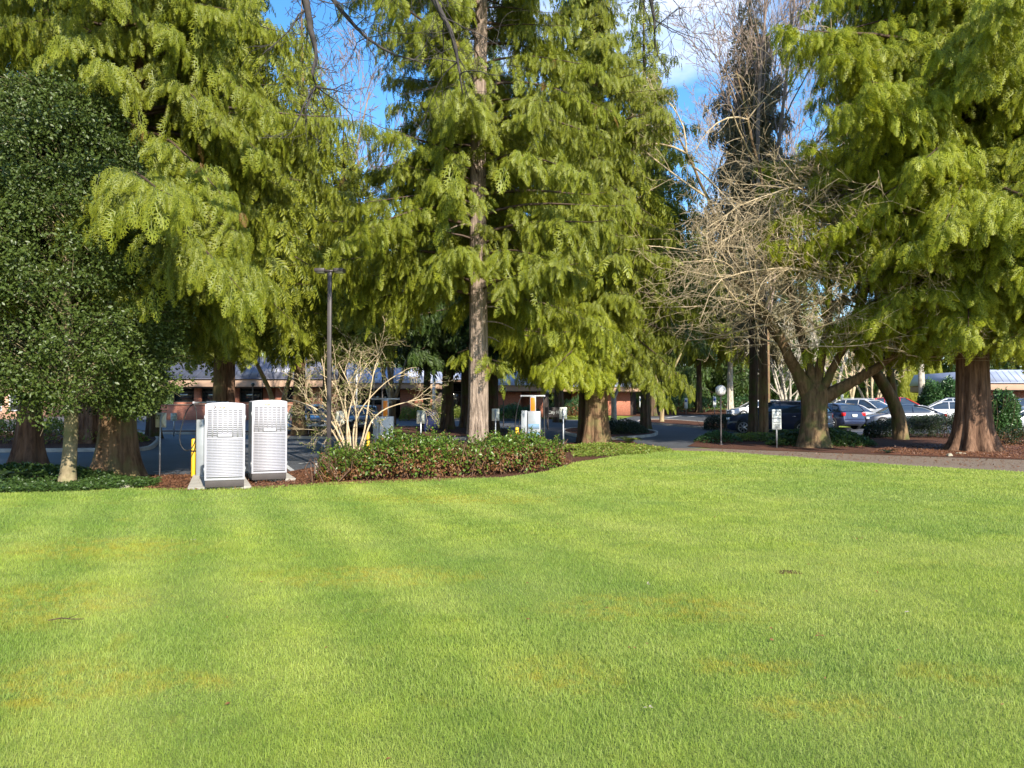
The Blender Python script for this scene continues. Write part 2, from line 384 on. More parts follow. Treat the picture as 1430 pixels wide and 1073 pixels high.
def brickmat():
    b = NB('red_brick'); mp = b.n('Mapping'); mp.inputs['Rotation'].default_value = (pi / 2, 0, 0)
    b.l(b.n('TexCoord').outputs['Object'], mp.inputs[0])
    x = b.n('TexBrick', i_Scale=4.0); x.inputs['Color1'].default_value = (.40, .145, .085, 1); x.inputs['Color2'].default_value = (.30, .10, .06, 1); x.inputs['Mortar'].default_value = (.30, .22, .18, 1)
    x.inputs['Mortar Size'].default_value = .012; b.l(mp.outputs[0], x.inputs['Vector'])
    return b.base(b.mix(b.math('MULTIPLY', b.noise(1.2, 4), .25), x.outputs[0], (.18, .08, .05)), .85, 0, .2)
M['brick'] = brickmat()
M['metal_roof'] = plain('pale_blue_metal_roof', (.40, .44, .56), .38, .25, var=.07, sc=1)
M['metal_roof_dark'] = plain('slate_metal_roof', (.12, .125, .165), .45, .2, var=.08, sc=1)
# ------------------------------------------------------------ ground sheets
def smooth(pts, n=3):
    """closed Catmull-Rom through pts"""
    p = np.array(pts, float); N = len(p); out = []
    for i in range(N):
        a, b_, c, d = p[i - 1], p[i], p[(i + 1) % N], p[(i + 2) % N]
        for k in range(n):
            t = k / n
            out.append(.5 * ((2 * b_) + (c - a) * t + (2 * a - 5 * b_ + 4 * c - d) * t * t + (3 * b_ - a - 3 * c + d) * t ** 3))
    return out
def sheet(name, pts, off, mat, kind='structure', label=None, cat=None):
    bm = bmesh.new(); f = bm.faces.new([bm.verts.new((x, y, 0)) for x, y in pts])
    bmesh.ops.triangulate(bm, faces=[f])
    for k in KY[2:-1]:
        bmesh.ops.bisect_plane(bm, geom=bm.verts[:] + bm.edges[:] + bm.faces[:], plane_co=(0, k, 0), plane_no=(0, 1, 0))
    for v in bm.verts: v.co.z = float(zg(v.co.y)) + off
    bmesh.ops.recalc_face_normals(bm, faces=bm.faces)
    if sum(f.normal.z for f in bm.faces) < 0: bmesh.ops.reverse_faces(bm, faces=bm.faces)
    me = bpy.data.meshes.new(name); bm.to_mesh(me); bm.free(); me.materials.append(mat)
    o = bpy.data.objects.new(name, me); COL.objects.link(o)
    return tag(o, label, cat, kind=kind)
def resample(pts, step):
    out = []; p = [Vector(q) for q in pts]
    for i in range(len(p)):
        a, c = p[i], p[(i + 1) % len(p)]; n = max(1, int((c - a).length / step))
        out += [tuple(a.lerp(c, k / n)) for k in range(n)]
    return out
def kerbring(name, pts, h=.13, w=.15):
    p = np.array(resample(pts, 1.2)); n = len(p)
    area = .5 * np.sum(p[:, 0] * np.roll(p[:, 1], -1) - np.roll(p[:, 0], -1) * p[:, 1])
    t = unit(np.roll(p, -1, 0) - np.roll(p, 1, 0)); nr = np.stack([t[:, 1], -t[:, 0]], 1) * (1 if area > 0 else -1)
    o_, i_ = p + nr * w, p
    A = Acc(); z0 = zg(o_[:, 1]); z1 = zg(i_[:, 1])
    rows = [np.c_[o_, z0 - .05], np.c_[o_, z0 + h], np.c_[i_, z1 + h], np.c_[i_, z1 - .05]]
    v = np.concatenate(rows); q = np.arange(n); k = (q + 1) % n
    f = np.concatenate([np.stack([r * n + q, r * n + k, (r + 1) * n + k, (r + 1) * n + q], 1) for r in range(3)])
    A.add(v, f); o = A.build(name, M['kerb']); return tag(o, kind='structure')
def island(name, pts, mat=None, h=.10, kerb=True, sm=3):
    pts = smooth(pts, sm)
    o = sheet(name, pts, h, mat or M['mulch'])
    if kerb: kerbring('kerb', pts)
    return o
P_ = lambda l: [G(*q) for q in l]
sheet('ground', [(-700, -60), (700, -60), (700, 1500), (-700, 1500)], 0, M['terrain'])
ASPH = [(-45, 15)] + [(-45, 68), (-12, 68), (8, 60), (14, 78), (70, 78), (70, 24)] + P_([(1300, 632), (1000, 625), (900, 628)]) + [(2, 19), (-3, 15.5)]
sheet('parking_lot', ASPH, .004, M['asphalt'])
LEDGE = [(-400, 700), (-100, 692), (40, 690), (120, 688), (180, 684), (262, 685), (350, 683), (430, 678), (520, 674), (620, 671), (700, 669), (760, 661), (800, 648), (870, 637), (940, 631), (1000, 632), (1100, 639), (1250, 651), (1430, 661), (1700, 676)]
lawn_line = P_(LEDGE)
LAWN = [(-22, -8)] + lawn_line + [(24, -8)]
sheet('lawn', LAWN, .030, M['lawn'])
# bed between lawn and parking lot (left and centre, behind the hedge)
bedback = P_([(900, 626), (885, 617), (840, 614), (805, 618), (700, 630), (600, 636), (500, 641), (445, 652), (400, 660), (330, 663), (215, 664), (120, 662), (0, 664), (-300, 668)])
sheet('mulch_bed', [(x, y) for x, y in lawn_line[2:15]] + bedback, .016, M['mulch'])
kb = bedback; A = Acc()
p = np.array(kb); p = np.array([tuple(q) for q in resample(list(map(tuple, p)), 1.0)][:-1]); cut = int(len(p) * .52)
for i in range(len(p) - 1):
    a, c = p[i], p[i + 1]
    if np.linalg.norm(c - a) > 1.6 or a[0] > 12: continue
    m = (a + c) / 2; ln = np.linalg.norm(c - a)
    if abs(a[0] - c[0]) + abs(a[1] - c[1]) > 0 and m[1] > 1e9: A.box(m[0], m[1], zg(m[1]) + .05, ln, .15, .14, math.atan2(c[1] - a[1], c[0] - a[0]))
# path on the right, then the mulch bed behind it
pathback = P_([(925, 626.5), (1000, 627), (1100, 631), (1250, 637), (1430, 643), (1700, 650)])
sheet('path', list(lawn_line[14:]) + pathback[::-1], .012, M['path'])
rb = P_([(985, 611), (1060, 611.5), (1110, 613), (1165, 613), (1205, 607), (1330, 606), (1430, 606), (1700, 606)])
sheet('mulch_bed', P_([(960, 624)]) + pathback[1:] + rb[::-1], .020, M['mulch'])
sheet('needle_litter_ground', P_([(1215, 633), (1250, 635.5), (1430, 642), (1560, 646), (1560, 618), (1400, 616), (1300, 622), (1230, 627)]), .026, M['litter'])
# islands out in the lot
island('planting_island', P_([(-260, 634), (0, 632), (120, 631), (195, 630), (214, 622), (216, 613), (190, 609), (100, 607), (-260, 606)]))
island('planting_island', P_([(394, 612), (460, 613.5), (560, 614), (680, 614), (712, 611), (705, 601), (640, 598), (520, 598), (440, 601), (400, 606)]))
island('planting_island', P_([(200, 606.5), (290, 607), (380, 607.5), (384, 605), (290, 604), (200, 604)]), sm=2)
island('planting_island', P_([(835, 614), (890, 612), (914, 608), (905, 603), (860, 600), (800, 600), (790, 606)]))
island('planting_island', P_([(893, 592), (925, 594), (985, 599), (1060, 606), (1105, 609.5), (1122, 608), (1110, 604), (1050, 599), (985, 592), (935, 588), (900, 588)]))
# verge in front of the right-hand cars
sheet('grass_verge', P_([(1125, 598.5), (1170, 598.5), (1225, 598.5), (1226, 593.5), (1170, 593.5), (1125, 594)]), .06, M['terrain'])
# grass and beds round the buildings
sheet('mulch_bed', P_([(850, 581), (920, 582), (945, 580), (1050, 579), (1060, 573), (960, 572), (850, 573)]), .03, M['mulch'])
# painted bay lines and a wheel stop
def strip(a, c, w=.10, name='bay_line', mat=None, off=.009):
    a, c = Vector(a), Vector(c); d = (c - a).normalized(); q = Vector((-d.y, d.x)) * w / 2
    return sheet(name, [tuple(a + q), tuple(a - q), tuple(c - q), tuple(c + q)], off, mat or M['line'])
for (a, c) in [((439, 613), (456, 626)), ((396, 648), (411, 660)), ((214, 659.5), (253, 657.5)), ((418, 648), (447, 645)), ((335, 654), (344, 654.5)), ((300, 613), (310, 632)), ((960, 582.5), (985, 580.5)), ((985, 579.5), (1035, 577.5)), ((930, 584), (952, 581))]:
    strip(G(*a), G(*c), .11 if a[1] > 600 else .3)

# ------------------------------------------------------------ frond and leaf templates
def frond_template(pairs, sub, w=.46, droop=.35):
    V, T, A = [], [], []
    def tri(a, b_, c, ta, tb, tc):
        k = len(V); V.extend([a, b_, c]); A.extend([ta, tb, tc]); T.append([k, k + 1, k + 2])
    dz = lambda x, y: -droop * x * x - .15 * abs(y) - 1.1 * y * y
    P = lambda x, y: (x, y, dz(x, y))
    for i in range(pairs):
        t = (i + .3) / pairs; ln = w * (1 - t) ** .75 * (.55 + .45 * min(1, t * 4)) + .05
        for s in (-1, 1):
            ang = R(50 - 18 * t + 6 * ((i * 7) % 3 - 1)); ca, sa = cos(ang), sin(ang)
            bx = t + (.03 if s > 0 else 0)
            q = lambda r, o: P(bx + ca * r * ln - sa * o, s * (sa * r * ln + ca * o))
            wd = .030 if sub else .06
            tri(q(0, 0), q(.5, -wd), q(1, 0), .15 * t, .3 * t + .2, 1)
            tri(q(0, 0), q(1, 0), q(.5, wd), .15 * t, 1, .3 * t + .2)
            if sub:
                for r0 in (.35, .65):
                    for o in (-1, 1):
                        tri(q(r0 - .07, 0), q(r0 + .07, 0), q(r0 + .24, o * .19 * (1.15 - r0)), .2, .3, .95)
    tri(P(0, -.012), P(0, .012), P(1.0, 0), 0, 0, .9)
    tri(P(.75, -.05), P(.75, .05), P(1.08, 0), .4, .4, 1)
    return np.array(V), np.array(T), np.array(A)
T_NEAR = frond_template(6, True, .52); T_MID = frond_template(5, False, .5); T_FAR = frond_template(3, False, .5)
LEAF = (np.array([(0, 0, 0), (.5, -.3, .10), (1, 0, 0), (.5, .3, .10)], float), np.array([[0, 1, 2], [0, 2, 3]]), np.array([0, .4, 1, .4]))
LEAF1 = (np.array([(0, -.28, 0), (1, 0, 0), (0, .28, 0)], float), np.array([[0, 1, 2]]), np.array([.2, 1, .2]))
def scatter(acc, tmpl, O, X, N, S, rng, clump=None):
    """place a template at O along X with normal N and size S"""
    V, T, A = tmpl; X = unit(X); Y = unit(np.cross(N, X)); Z = np.cross(X, Y); n = len(O)
    wsc = rng.uniform(.7, 1.15, n)
    v = O[:, None] + S[:, None, None] * (V[None, :, 0:1] * X[:, None] + V[None, :, 1:2] * Y[:, None] * wsc[:, None, None] + V[None, :, 2:3] * Z[:, None])
    t = (T[None] + (np.arange(n) * len(V))[:, None, None]).reshape(-1, 3)
    rnd = rng.random(n) if clump is None else np.clip(clump * .7 + rng.random(n) * .3, 0, 1)
    att = np.stack([np.broadcast_to(A, (n, len(V))), np.repeat(rnd[:, None], len(V), 1)], -1).reshape(-1, 2)
    acc.add(v.reshape(-1, 3), t, att)

# ------------------------------------------------------------ conifers
def trunk_mesh(acc, r0, H, flare=.5, nf=7, lean=(0, 0), seg=96, rng=None, zmin=-.15, wob=.03):
    z = np.concatenate([np.linspace(zmin, 1.6, 12), np.linspace(2.0, H, 16)])
    th = np.arange(seg) * 2 * pi / seg; ph = rng.uniform(0, 6, 6)
    f = flare * np.exp(-np.maximum(z, 0) / .55)
    rt = r0 * np.clip(1 - z / H, 0.02, 1) ** .75
    flut = .5 + .5 * np.cos(nf * th[None] + ph[0] + .5 * np.sin(2 * th[None] + ph[1]))
    small = .035 * np.sin(nf * 3 * th[None] + ph[2] + z[:, None] * .25) + .02 * np.sin(nf * 5 * th[None] + ph[3])
    rid = np.zeros((len(z), seg))
    for fq, am in ((11, .020), (17, .018), (26, .016), (37, .012)):
        dr_ = np.cumsum(rng.normal(0, .35, len(z))); rid += am * np.abs(np.sin(fq * th[None] / 2 + dr_[:, None] + rng.uniform(0, 6)))
    small = small * .5 - rid * (1.1 if r0 > .3 else .8)
    r = rt[:, None] * (1 + f[:, None] * (.45 + .85 * flut ** .7) + small + .07 * (flut - .5))
    cx = lean[0] * z + wob * np.sin(z * .6 + ph[4]); cy = lean[1] * z + wob * np.sin(z * .5 + ph[5])
    v = np.stack([cx[:, None] + r * np.cos(th), cy[:, None] + r * np.sin(th), np.repeat(z[:, None], seg, 1)], -1).reshape(-1, 3)
    i = np.arange(len(z) - 1)[:, None] * seg; j = np.arange(seg)[None]; k = (j + 1) % seg
    acc.add(v, np.stack([i + j, i + k, i + seg + k, i + seg + j], -1).reshape(-1, 4))
    return lambda zz: (np.interp(zz, z, cx), np.interp(zz, z, cy), np.interp(zz, z, rt))
def conifer_crown(crown, wood, at, rng, z0, top, Rm, nb, tmpl, size, dens=5.0, droop=.5, rise=.25, prof=None, hang=.55, step=.27, stray=0, spread=None, gaps=.0, avoid=None, nout=.9, zmin=0, bare=()):
    cut = []
    prof = prof or (lambda u: np.interp(u, [0, .12, .5, 1], [.72, 1, .72, .10]))
    for b in range(nb):
        u = (b + rng.random()) / nb; u = u ** 1.05; z = z0 + (top - z0) * u
        if spread is None: az = b * 2.39996 + rng.uniform(-.3, .3)
        else: az = spread[0] + rng.uniform(-spread[1], spread[1])
        if rng.random() < gaps: continue
        L = Rm * float(prof(u)) * rng.uniform(.42, 1.15)
        if avoid:
            for (aa, hw_, zm, sh) in avoid:
                if z < zm and abs((az - aa + pi) % (2 * pi) - pi) < hw_: L *= sh
        L *= 1 + .16 * sin(3 * az + z * .7) + .10 * sin(5 * az - z * 1.6)
        if L < .25: continue
        o = np.array([cos(az), sin(az), 0.]); q = np.array([-sin(az), cos(az), 0.])
        bx, by, br = at(z); base = np.array([bx, by, z])
        dr = droop * (1.15 - .5 * u) * rng.uniform(.45, 1.5); cv = rng.uniform(-.18, .18)
        def path(s):
            s = np.asarray(s)[:, None]
            return base + o * L * s + q * L * cv * s * s + np.array([0, 0, 1.]) * L * (rise * s - dr * s ** 2 + .12 * s ** 5)
        ss = np.linspace(0, 1, 7); crown.tube(path(ss), np.interp(ss, [0, 1], [max(.010, min(.014 * L, br * .4)), .004]), 4, cap=False, att=(0, 2))
        nbl = max(3, int(L * dens * 2)); s = rng.uniform(.16, 1, nbl) ** .8; sg = np.where(np.arange(nbl) % 2 == 0, 1, -1)
        phi = R(62) - R(40) * s + rng.uniform(-.25, .25, nbl)
        dv = o * np.cos(phi)[:, None] + q * (np.sin(phi) * sg)[:, None] + np.array([0, 0, 1.]) * rng.uniform(-.85, .12, nbl)[:, None]
        ln = np.minimum((.28 + .36 * L * (1 - s)) * rng.uniform(.6, 1.25, nbl), 1.7); P = path(s); cl = rng.random() * .75 + .25 * rng.random(nbl)
        m = np.maximum(1, (ln / (step * size / .5)).astype(int) + 1); idx = np.repeat(np.arange(nbl), m)
        t = np.concatenate([(np.arange(k) + .6) / k for k in m]); n = len(idx)
        O = P[idx] + dv[idx] * (t * ln[idx])[:, None]; O[:, 2] -= .28 * (t * ln[idx]) ** 2
        sd = np.where(rng.random(n) < .5, 1, -1)[:, None] * np.cross(dv[idx], [0, 0, 1.])
        X = unit(dv[idx]) * .55 + sd * rng.uniform(.05, .55, n)[:, None] + rng.normal(0, .18, (n, 3))
        X[:, 2] -= hang * rng.uniform(.6, 1.6, n)
        N = np.array([0, 0, .55]) + rng.normal(0, .5, (n, 3)) + o * nout
        ok = O[:, 2] > zmin
        for (za, zb, wv) in bare:
            r_ = O[:, :2] - np.array([bx, by]); ok &= ~((O[:, 2] > za) & (O[:, 2] < zb) & (np.abs(r_[:, 0] - r_[:, 1] * wv[1]) < wv[0]) & (r_[:, 1] < 0))
        if not ok.any(): continue
        O, X, N, idx = O[ok], X[ok], N[ok], idx[ok]; n = len(O)
        S = size * np.exp(rng.normal(0, .28, n)) * (.85 + .25 * (1 - u))
        scatter(crown, tmpl, O, X, N, S, rng, cl[idx])
def conifer(name, label, cat, base, r0, H, z0, top, Rm, nb, tmpl, size, fol, bk, seed, flare=.5, nf=7, lean=(0, 0), group=None, extra=None, skirt=None, **kw):
    rng = np.random.default_rng(seed); t = thing(name, label, cat, base, 0, group)
    wood, crown = Acc(), Acc(); at = trunk_mesh(wood, r0, H, flare, nf, lean, rng=rng)
    conifer_crown(crown, wood, at, rng, z0, top, Rm, nb, tmpl, size, **kw)
    if extra: extra(crown, wood, at, rng)
    if skirt: sk = Acc(); skirt[0](sk, wood, at, rng); sk.build('low_boughs', M[skirt[1]], t, att=True)
    wood.build('trunk', M[bk], t, smooth=True); crown.build('crown', M[fol], t, att=True)
    return t

# ------------------------------------------------------------ broadleaf masses
def leafball(acc, c, r, n, ls, rng, tmpl=LEAF, shell=.55, up=.3):
    c = np.array(c, float); r = np.broadcast_to(np.array(r, float), (3,))
    d = unit(rng.normal(size=(n, 3))); rad = rng.uniform(shell, 1, n)[:, None] ** .6
    O = c + d * rad * r; X = unit(rng.normal(size=(n, 3)) + d * .5); N = d + rng.normal(0, .5, (n, 3)) + [0, 0, up]
    scatter(acc, tmpl, O, X, N, ls * rng.uniform(.55, 1.4, n), rng, np.full(n, rng.random()))
def hedge(name, label, cat, pts, w, h, n, ls, fol, seed, group=None, lump=.12, base=(0, 0), woodn=0, wood='bark_dark', dead=0, kind=None, droptop=.6, top=1.0, round_=True):
    """leafy band along a centre line pts (x, y); h may vary along it"""
    rng = np.random.default_rng(seed); p = np.array(pts, float); o0 = np.array([p[0, 0], p[0, 1], float(zg(p[0, 1]))])
    t = thing(name, label, cat, o0, 0, group)
    if kind: t['kind'] = kind
    hh = np.broadcast_to(np.array(h, float), (len(p),)); ww = np.broadcast_to(np.array(w, float), (len(p),))
    cum = np.r_[0, np.cumsum(np.linalg.norm(np.diff(p, axis=0), axis=1))]; tot = cum[-1]
    def frame(s):
        x = np.interp(s, cum, p[:, 0]); y = np.interp(s, cum, p[:, 1]); e = .05
        dx = np.interp(s + e, cum, p[:, 0]) - np.interp(s - e, cum, p[:, 0]); dy = np.interp(s + e, cum, p[:, 1]) - np.interp(s - e, cum, p[:, 1])
        d = unit(np.stack([dx, dy], -1)); return x, y, d
    ph = rng.uniform(0, 6, 8)
    def lum(s, a): return 1 + lump * (np.sin(s * 2.3 + ph[0] + a) + .7 * np.sin(s * 5.1 + ph[1] + 2 * a) + .5 * np.sin(s * 9.7 + ph[2] - a * 3))
    def place(n, amin, amax, depth, ls, tm=LEAF):
        s = rng.uniform(0, tot, n); a = rng.uniform(amin, amax, n); endf = np.sqrt(np.clip(np.minimum(s, tot - s) / (np.interp(s, cum, ww) * .5), .0, 1)) * .9 + .1 if round_ else 1
        x, y, d = frame(s); W_ = np.interp(s, cum, ww) / 2 * lum(s, a) * endf; H_ = np.interp(s, cum, hh) * lum(s, a * 1.3) * endf
        r = rng.uniform(1 - depth, 1, n)
        ca, sa = np.cos(a), np.sin(a); sq = lambda v: np.sign(v) * np.abs(v) ** .6
        lat = W_ * sq(ca) * r; z = H_ * sq(sa) * r
        O = np.stack([x - d[:, 1] * lat, y + d[:, 0] * lat, z + zg(y)], -1) - o0
        out = np.stack([-d[:, 1] * ca, d[:, 0] * ca, sa], -1)
        return O, out, s
    fo = Acc(); O, out, s = place(n, .02, pi - .02, .35, ls)
    X = unit(rng.normal(size=(n, 3)) + out * .8); N = out + rng.normal(0, .5, (n, 3)) + [0, 0, .4]
    if dead:
        low = O[:, 2] / np.interp(s, cum, hh) < (droptop + .25 * np.sin(s * 3 + ph[4]) * .6 + rng.normal(0, .12, n)); keep = (~low & (np.sin(s * 7 + O[:, 2] * 9 + ph[5]) + rng.normal(0, .5, n) > -.9)) | (low & (rng.random(n) < .08 + .25 * (np.sin(s * 5 + ph[6]) > .3)))
        O, X, N = O[keep], X[keep], N[keep]
    scatter(fo, LEAF, O, X, N, ls * rng.uniform(.6, 1.4, len(O)), rng); 
    lf = fo.build('leaves', M[fol], t, att=True)
    if kind: pass
    if dead:
        de = Acc(); O, out, s = place(dead, .02, pi * .98, .6, ls); k = O[:, 2] < .85 * np.interp(s, cum, hh); O, out = O[k], out[k]
        scatter(de, LEAF, O, rng.normal(size=O.shape), out + rng.normal(0, .6, O.shape), ls * rng.uniform(.5, 1.1, len(O)), rng); de.build('withered_leaves', M['dead'], t, att=True)
    if dead and woodn:
        sh = Acc(); q0, out, s = place(230, .5, pi - .5, .1, ls)
        for i in range(230):
            d_ = unit(np.array([0, 0, 1.]) + out[i] * .5 + rng.normal(0, .25, 3)); l_ = rng.uniform(.08, .28); m_ = 11
            P_s = q0[i] + d_ * l_ * np.linspace(0, 1, m_)[:, None]; sh.tube(P_s[::5], .004, 3, cap=False, att=(0, 2))
            a_ = np.arange(m_) * 2.4 + rng.uniform(0, 6); scatter(sh, LEAF, P_s, np.c_[np.cos(a_), np.sin(a_), np.full(m_, .7)], np.tile([0, 0, 1.], (m_, 1)) + rng.normal(0, .3, (m_, 3)), ls * rng.uniform(.7, 1.2, m_), rng)
        sh.build('young_shoots', M[fol], t, att=True)
    if woodn:
        wd = Acc()
        for i in range(woodn):
            s0 = rng.uniform(.1, tot - .1, 1); x, y, d = frame(s0); H_ = float(np.interp(s0, cum, hh)[0]); w_ = float(np.interp(s0, cum, ww)[0])
            b0 = np.array([x[0] + rng.uniform(-.3, .3) * w_, y[0] + rng.uniform(-.3, .3) * w_, zg(y[0])]) - o0
            e = b0 + np.array([rng.uniform(-.35, .35), rng.uniform(-.45, .3) * w_, H_ * rng.uniform(.7, 1.02)])
            m = (b0 + e) / 2 + rng.normal(0, .08, 3); wd.tube([b0, m, e], [.016, .011, .005], 4, cap=False)
        wd.build('stems', M[wood], t, smooth=True)
    return t

# ------------------------------------------------------------ bare branching trees
def grow(acc, rng, p, d, L, r, lvl, maxl, P, tips):
    if p[2] < P.get('zmin', -9): return
    zm = P.get('zmin', -9) + rng.uniform(-.9, 1.1); cb = rng.uniform(-.15, .12)
    n = 6 if lvl < maxl else 4; pts = [np.array(p, float)]; d = np.array(d, float); d /= np.linalg.norm(d); cu = rng.normal(0, P.get('curl', 0), 3)
    for i in range(n):
        d = d + rng.normal(0, P['wig'][min(lvl, len(P['wig']) - 1)], 3) + np.array([0, 0, P['grav'][min(lvl, len(P['grav']) - 1)]]) + cu
        if pts[-1][2] < zm + .5 and d[2] < .05: d[2] = cb if pts[-1][2] > zm else .1
        d /= np.linalg.norm(d)
        pts.append(pts[-1] + d * L / n)
        if pts[-1][2] < P.get('zmin', -9) - .3: break
    n = len(pts) - 1; pts = np.array(pts); r1 = r * P['taper']
    acc.tube(pts, np.linspace(r, max(r1, P['rmin']), n + 1), [10, 7, 5, 3, 3, 3, 3][lvl], cap=False)
    if lvl >= maxl: tips.append(pts); return
    k = P['kids'][lvl]
    for j in range(k):
        s = P.get('s0', .3) + (1 - P.get('s0', .3)) * (j + rng.random()) / k; f = s * n; i = min(int(f), n - 1); q = pts[i] + (pts[i + 1] - pts[i]) * (f - i)
        t = unit(pts[i + 1] - pts[i]); a = rng.normal(size=3); a -= t * a.dot(t); a /= np.linalg.norm(a)
        if 'bias' in P: a = a + np.array(P['bias']) ; a -= t * a.dot(t); a /= np.linalg.norm(a) + 1e-6
        an = R(rng.uniform(*P['ang'])); nd = t * cos(an) + a * sin(an)
        rr = max((r + (r1 - r) * s) * P['rr'], P['rmin'])
        grow(acc, rng, q, nd, L * rng.uniform(*P['lr']) * (1 - .35 * s), rr, lvl + 1, maxl, P, tips)
# ------------------------------------------------------------ the big trees
def px2r(w, D): return w / F * D / 2
# left edge cedar
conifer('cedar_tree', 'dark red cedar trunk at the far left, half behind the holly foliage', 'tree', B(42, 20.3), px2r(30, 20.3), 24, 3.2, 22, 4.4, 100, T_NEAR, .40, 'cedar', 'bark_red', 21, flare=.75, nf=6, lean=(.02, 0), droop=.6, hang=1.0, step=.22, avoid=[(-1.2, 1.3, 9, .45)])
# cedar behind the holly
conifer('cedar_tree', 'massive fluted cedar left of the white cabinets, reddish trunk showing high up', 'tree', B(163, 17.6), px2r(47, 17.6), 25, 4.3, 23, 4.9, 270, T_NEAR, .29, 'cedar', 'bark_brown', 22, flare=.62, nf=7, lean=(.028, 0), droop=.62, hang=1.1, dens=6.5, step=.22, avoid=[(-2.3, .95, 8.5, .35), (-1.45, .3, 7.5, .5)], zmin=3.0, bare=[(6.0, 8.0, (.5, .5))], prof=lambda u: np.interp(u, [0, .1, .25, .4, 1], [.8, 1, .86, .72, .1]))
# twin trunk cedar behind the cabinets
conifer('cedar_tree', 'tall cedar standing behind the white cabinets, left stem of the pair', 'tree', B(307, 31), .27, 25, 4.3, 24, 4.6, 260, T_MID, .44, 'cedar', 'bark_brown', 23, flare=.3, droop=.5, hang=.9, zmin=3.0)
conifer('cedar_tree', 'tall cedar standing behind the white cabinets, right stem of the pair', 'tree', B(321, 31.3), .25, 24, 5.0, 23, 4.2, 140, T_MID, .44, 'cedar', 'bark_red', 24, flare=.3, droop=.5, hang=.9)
# centre cedar
def stubs(crown, wood, at, rng):
    for z, az, L in [(3.9, .1, 1.0), (4.3, -.2, 1.0), (4.7, .15, .7), (5.6, 2.9, .8), (6.6, 3.1, .8), (3.5, .3, .6)]:
        x, y, r = at(z); s = np.linspace(0, 1, 6)[:, None]; o = np.array([cos(az), sin(az) - .25, 0])
        wood.tube(np.array([x, y, z]) + o * L * s + np.array([0, 0, 1]) * (.25 * s - .45 * s * s) * L, np.linspace(.034, .010, 6), 6)
    conifer_crown(crown, wood, at, rng, 2.7, 3.2, .95, 4, T_NEAR, .34, droop=.4, spread=(-.2, .4))
    conifer_crown(crown, wood, at, rng, 3.0, 3.4, 1.1, 2, T_NEAR, .4, droop=.6, spread=(3.3, .5))
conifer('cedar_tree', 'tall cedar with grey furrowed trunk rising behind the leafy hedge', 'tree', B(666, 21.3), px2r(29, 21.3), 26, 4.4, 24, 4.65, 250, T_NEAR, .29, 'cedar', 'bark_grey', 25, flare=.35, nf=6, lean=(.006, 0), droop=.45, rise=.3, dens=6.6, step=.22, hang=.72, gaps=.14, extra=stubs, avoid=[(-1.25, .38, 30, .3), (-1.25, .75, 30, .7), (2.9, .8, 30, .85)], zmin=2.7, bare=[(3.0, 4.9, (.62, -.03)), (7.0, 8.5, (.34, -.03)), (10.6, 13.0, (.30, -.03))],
        prof=lambda u: np.interp(u, [0, .08, .3, .6, 1], [.75, 1, .88, .66, .1]))
# right-centre cedar with yellow-green crown
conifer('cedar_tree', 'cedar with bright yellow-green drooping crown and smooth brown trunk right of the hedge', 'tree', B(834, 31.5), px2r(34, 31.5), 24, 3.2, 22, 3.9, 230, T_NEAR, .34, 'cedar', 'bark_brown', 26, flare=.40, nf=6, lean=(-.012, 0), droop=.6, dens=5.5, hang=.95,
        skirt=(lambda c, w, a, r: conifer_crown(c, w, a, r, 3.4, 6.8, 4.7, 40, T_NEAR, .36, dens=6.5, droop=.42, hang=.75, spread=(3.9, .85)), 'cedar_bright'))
conifer('cedar_tree', 'slimmer dark cedar stem just left of the bright-crowned cedar', 'tree', B(817, 32.4), .28, 23, 6, 22, 3.6, 90, T_MID, .62, 'cedar', 'bark_dark', 27, flare=.3, droop=.5)
# big right cedar
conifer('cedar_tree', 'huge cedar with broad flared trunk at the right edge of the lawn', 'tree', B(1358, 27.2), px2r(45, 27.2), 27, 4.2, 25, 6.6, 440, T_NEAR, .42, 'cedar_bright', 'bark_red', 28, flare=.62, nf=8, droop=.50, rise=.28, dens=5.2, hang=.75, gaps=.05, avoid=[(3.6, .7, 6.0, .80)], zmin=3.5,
        prof=lambda u: np.interp(u, [0, .1, .35, .7, 1], [.72, .95, 1, .65, .1]))
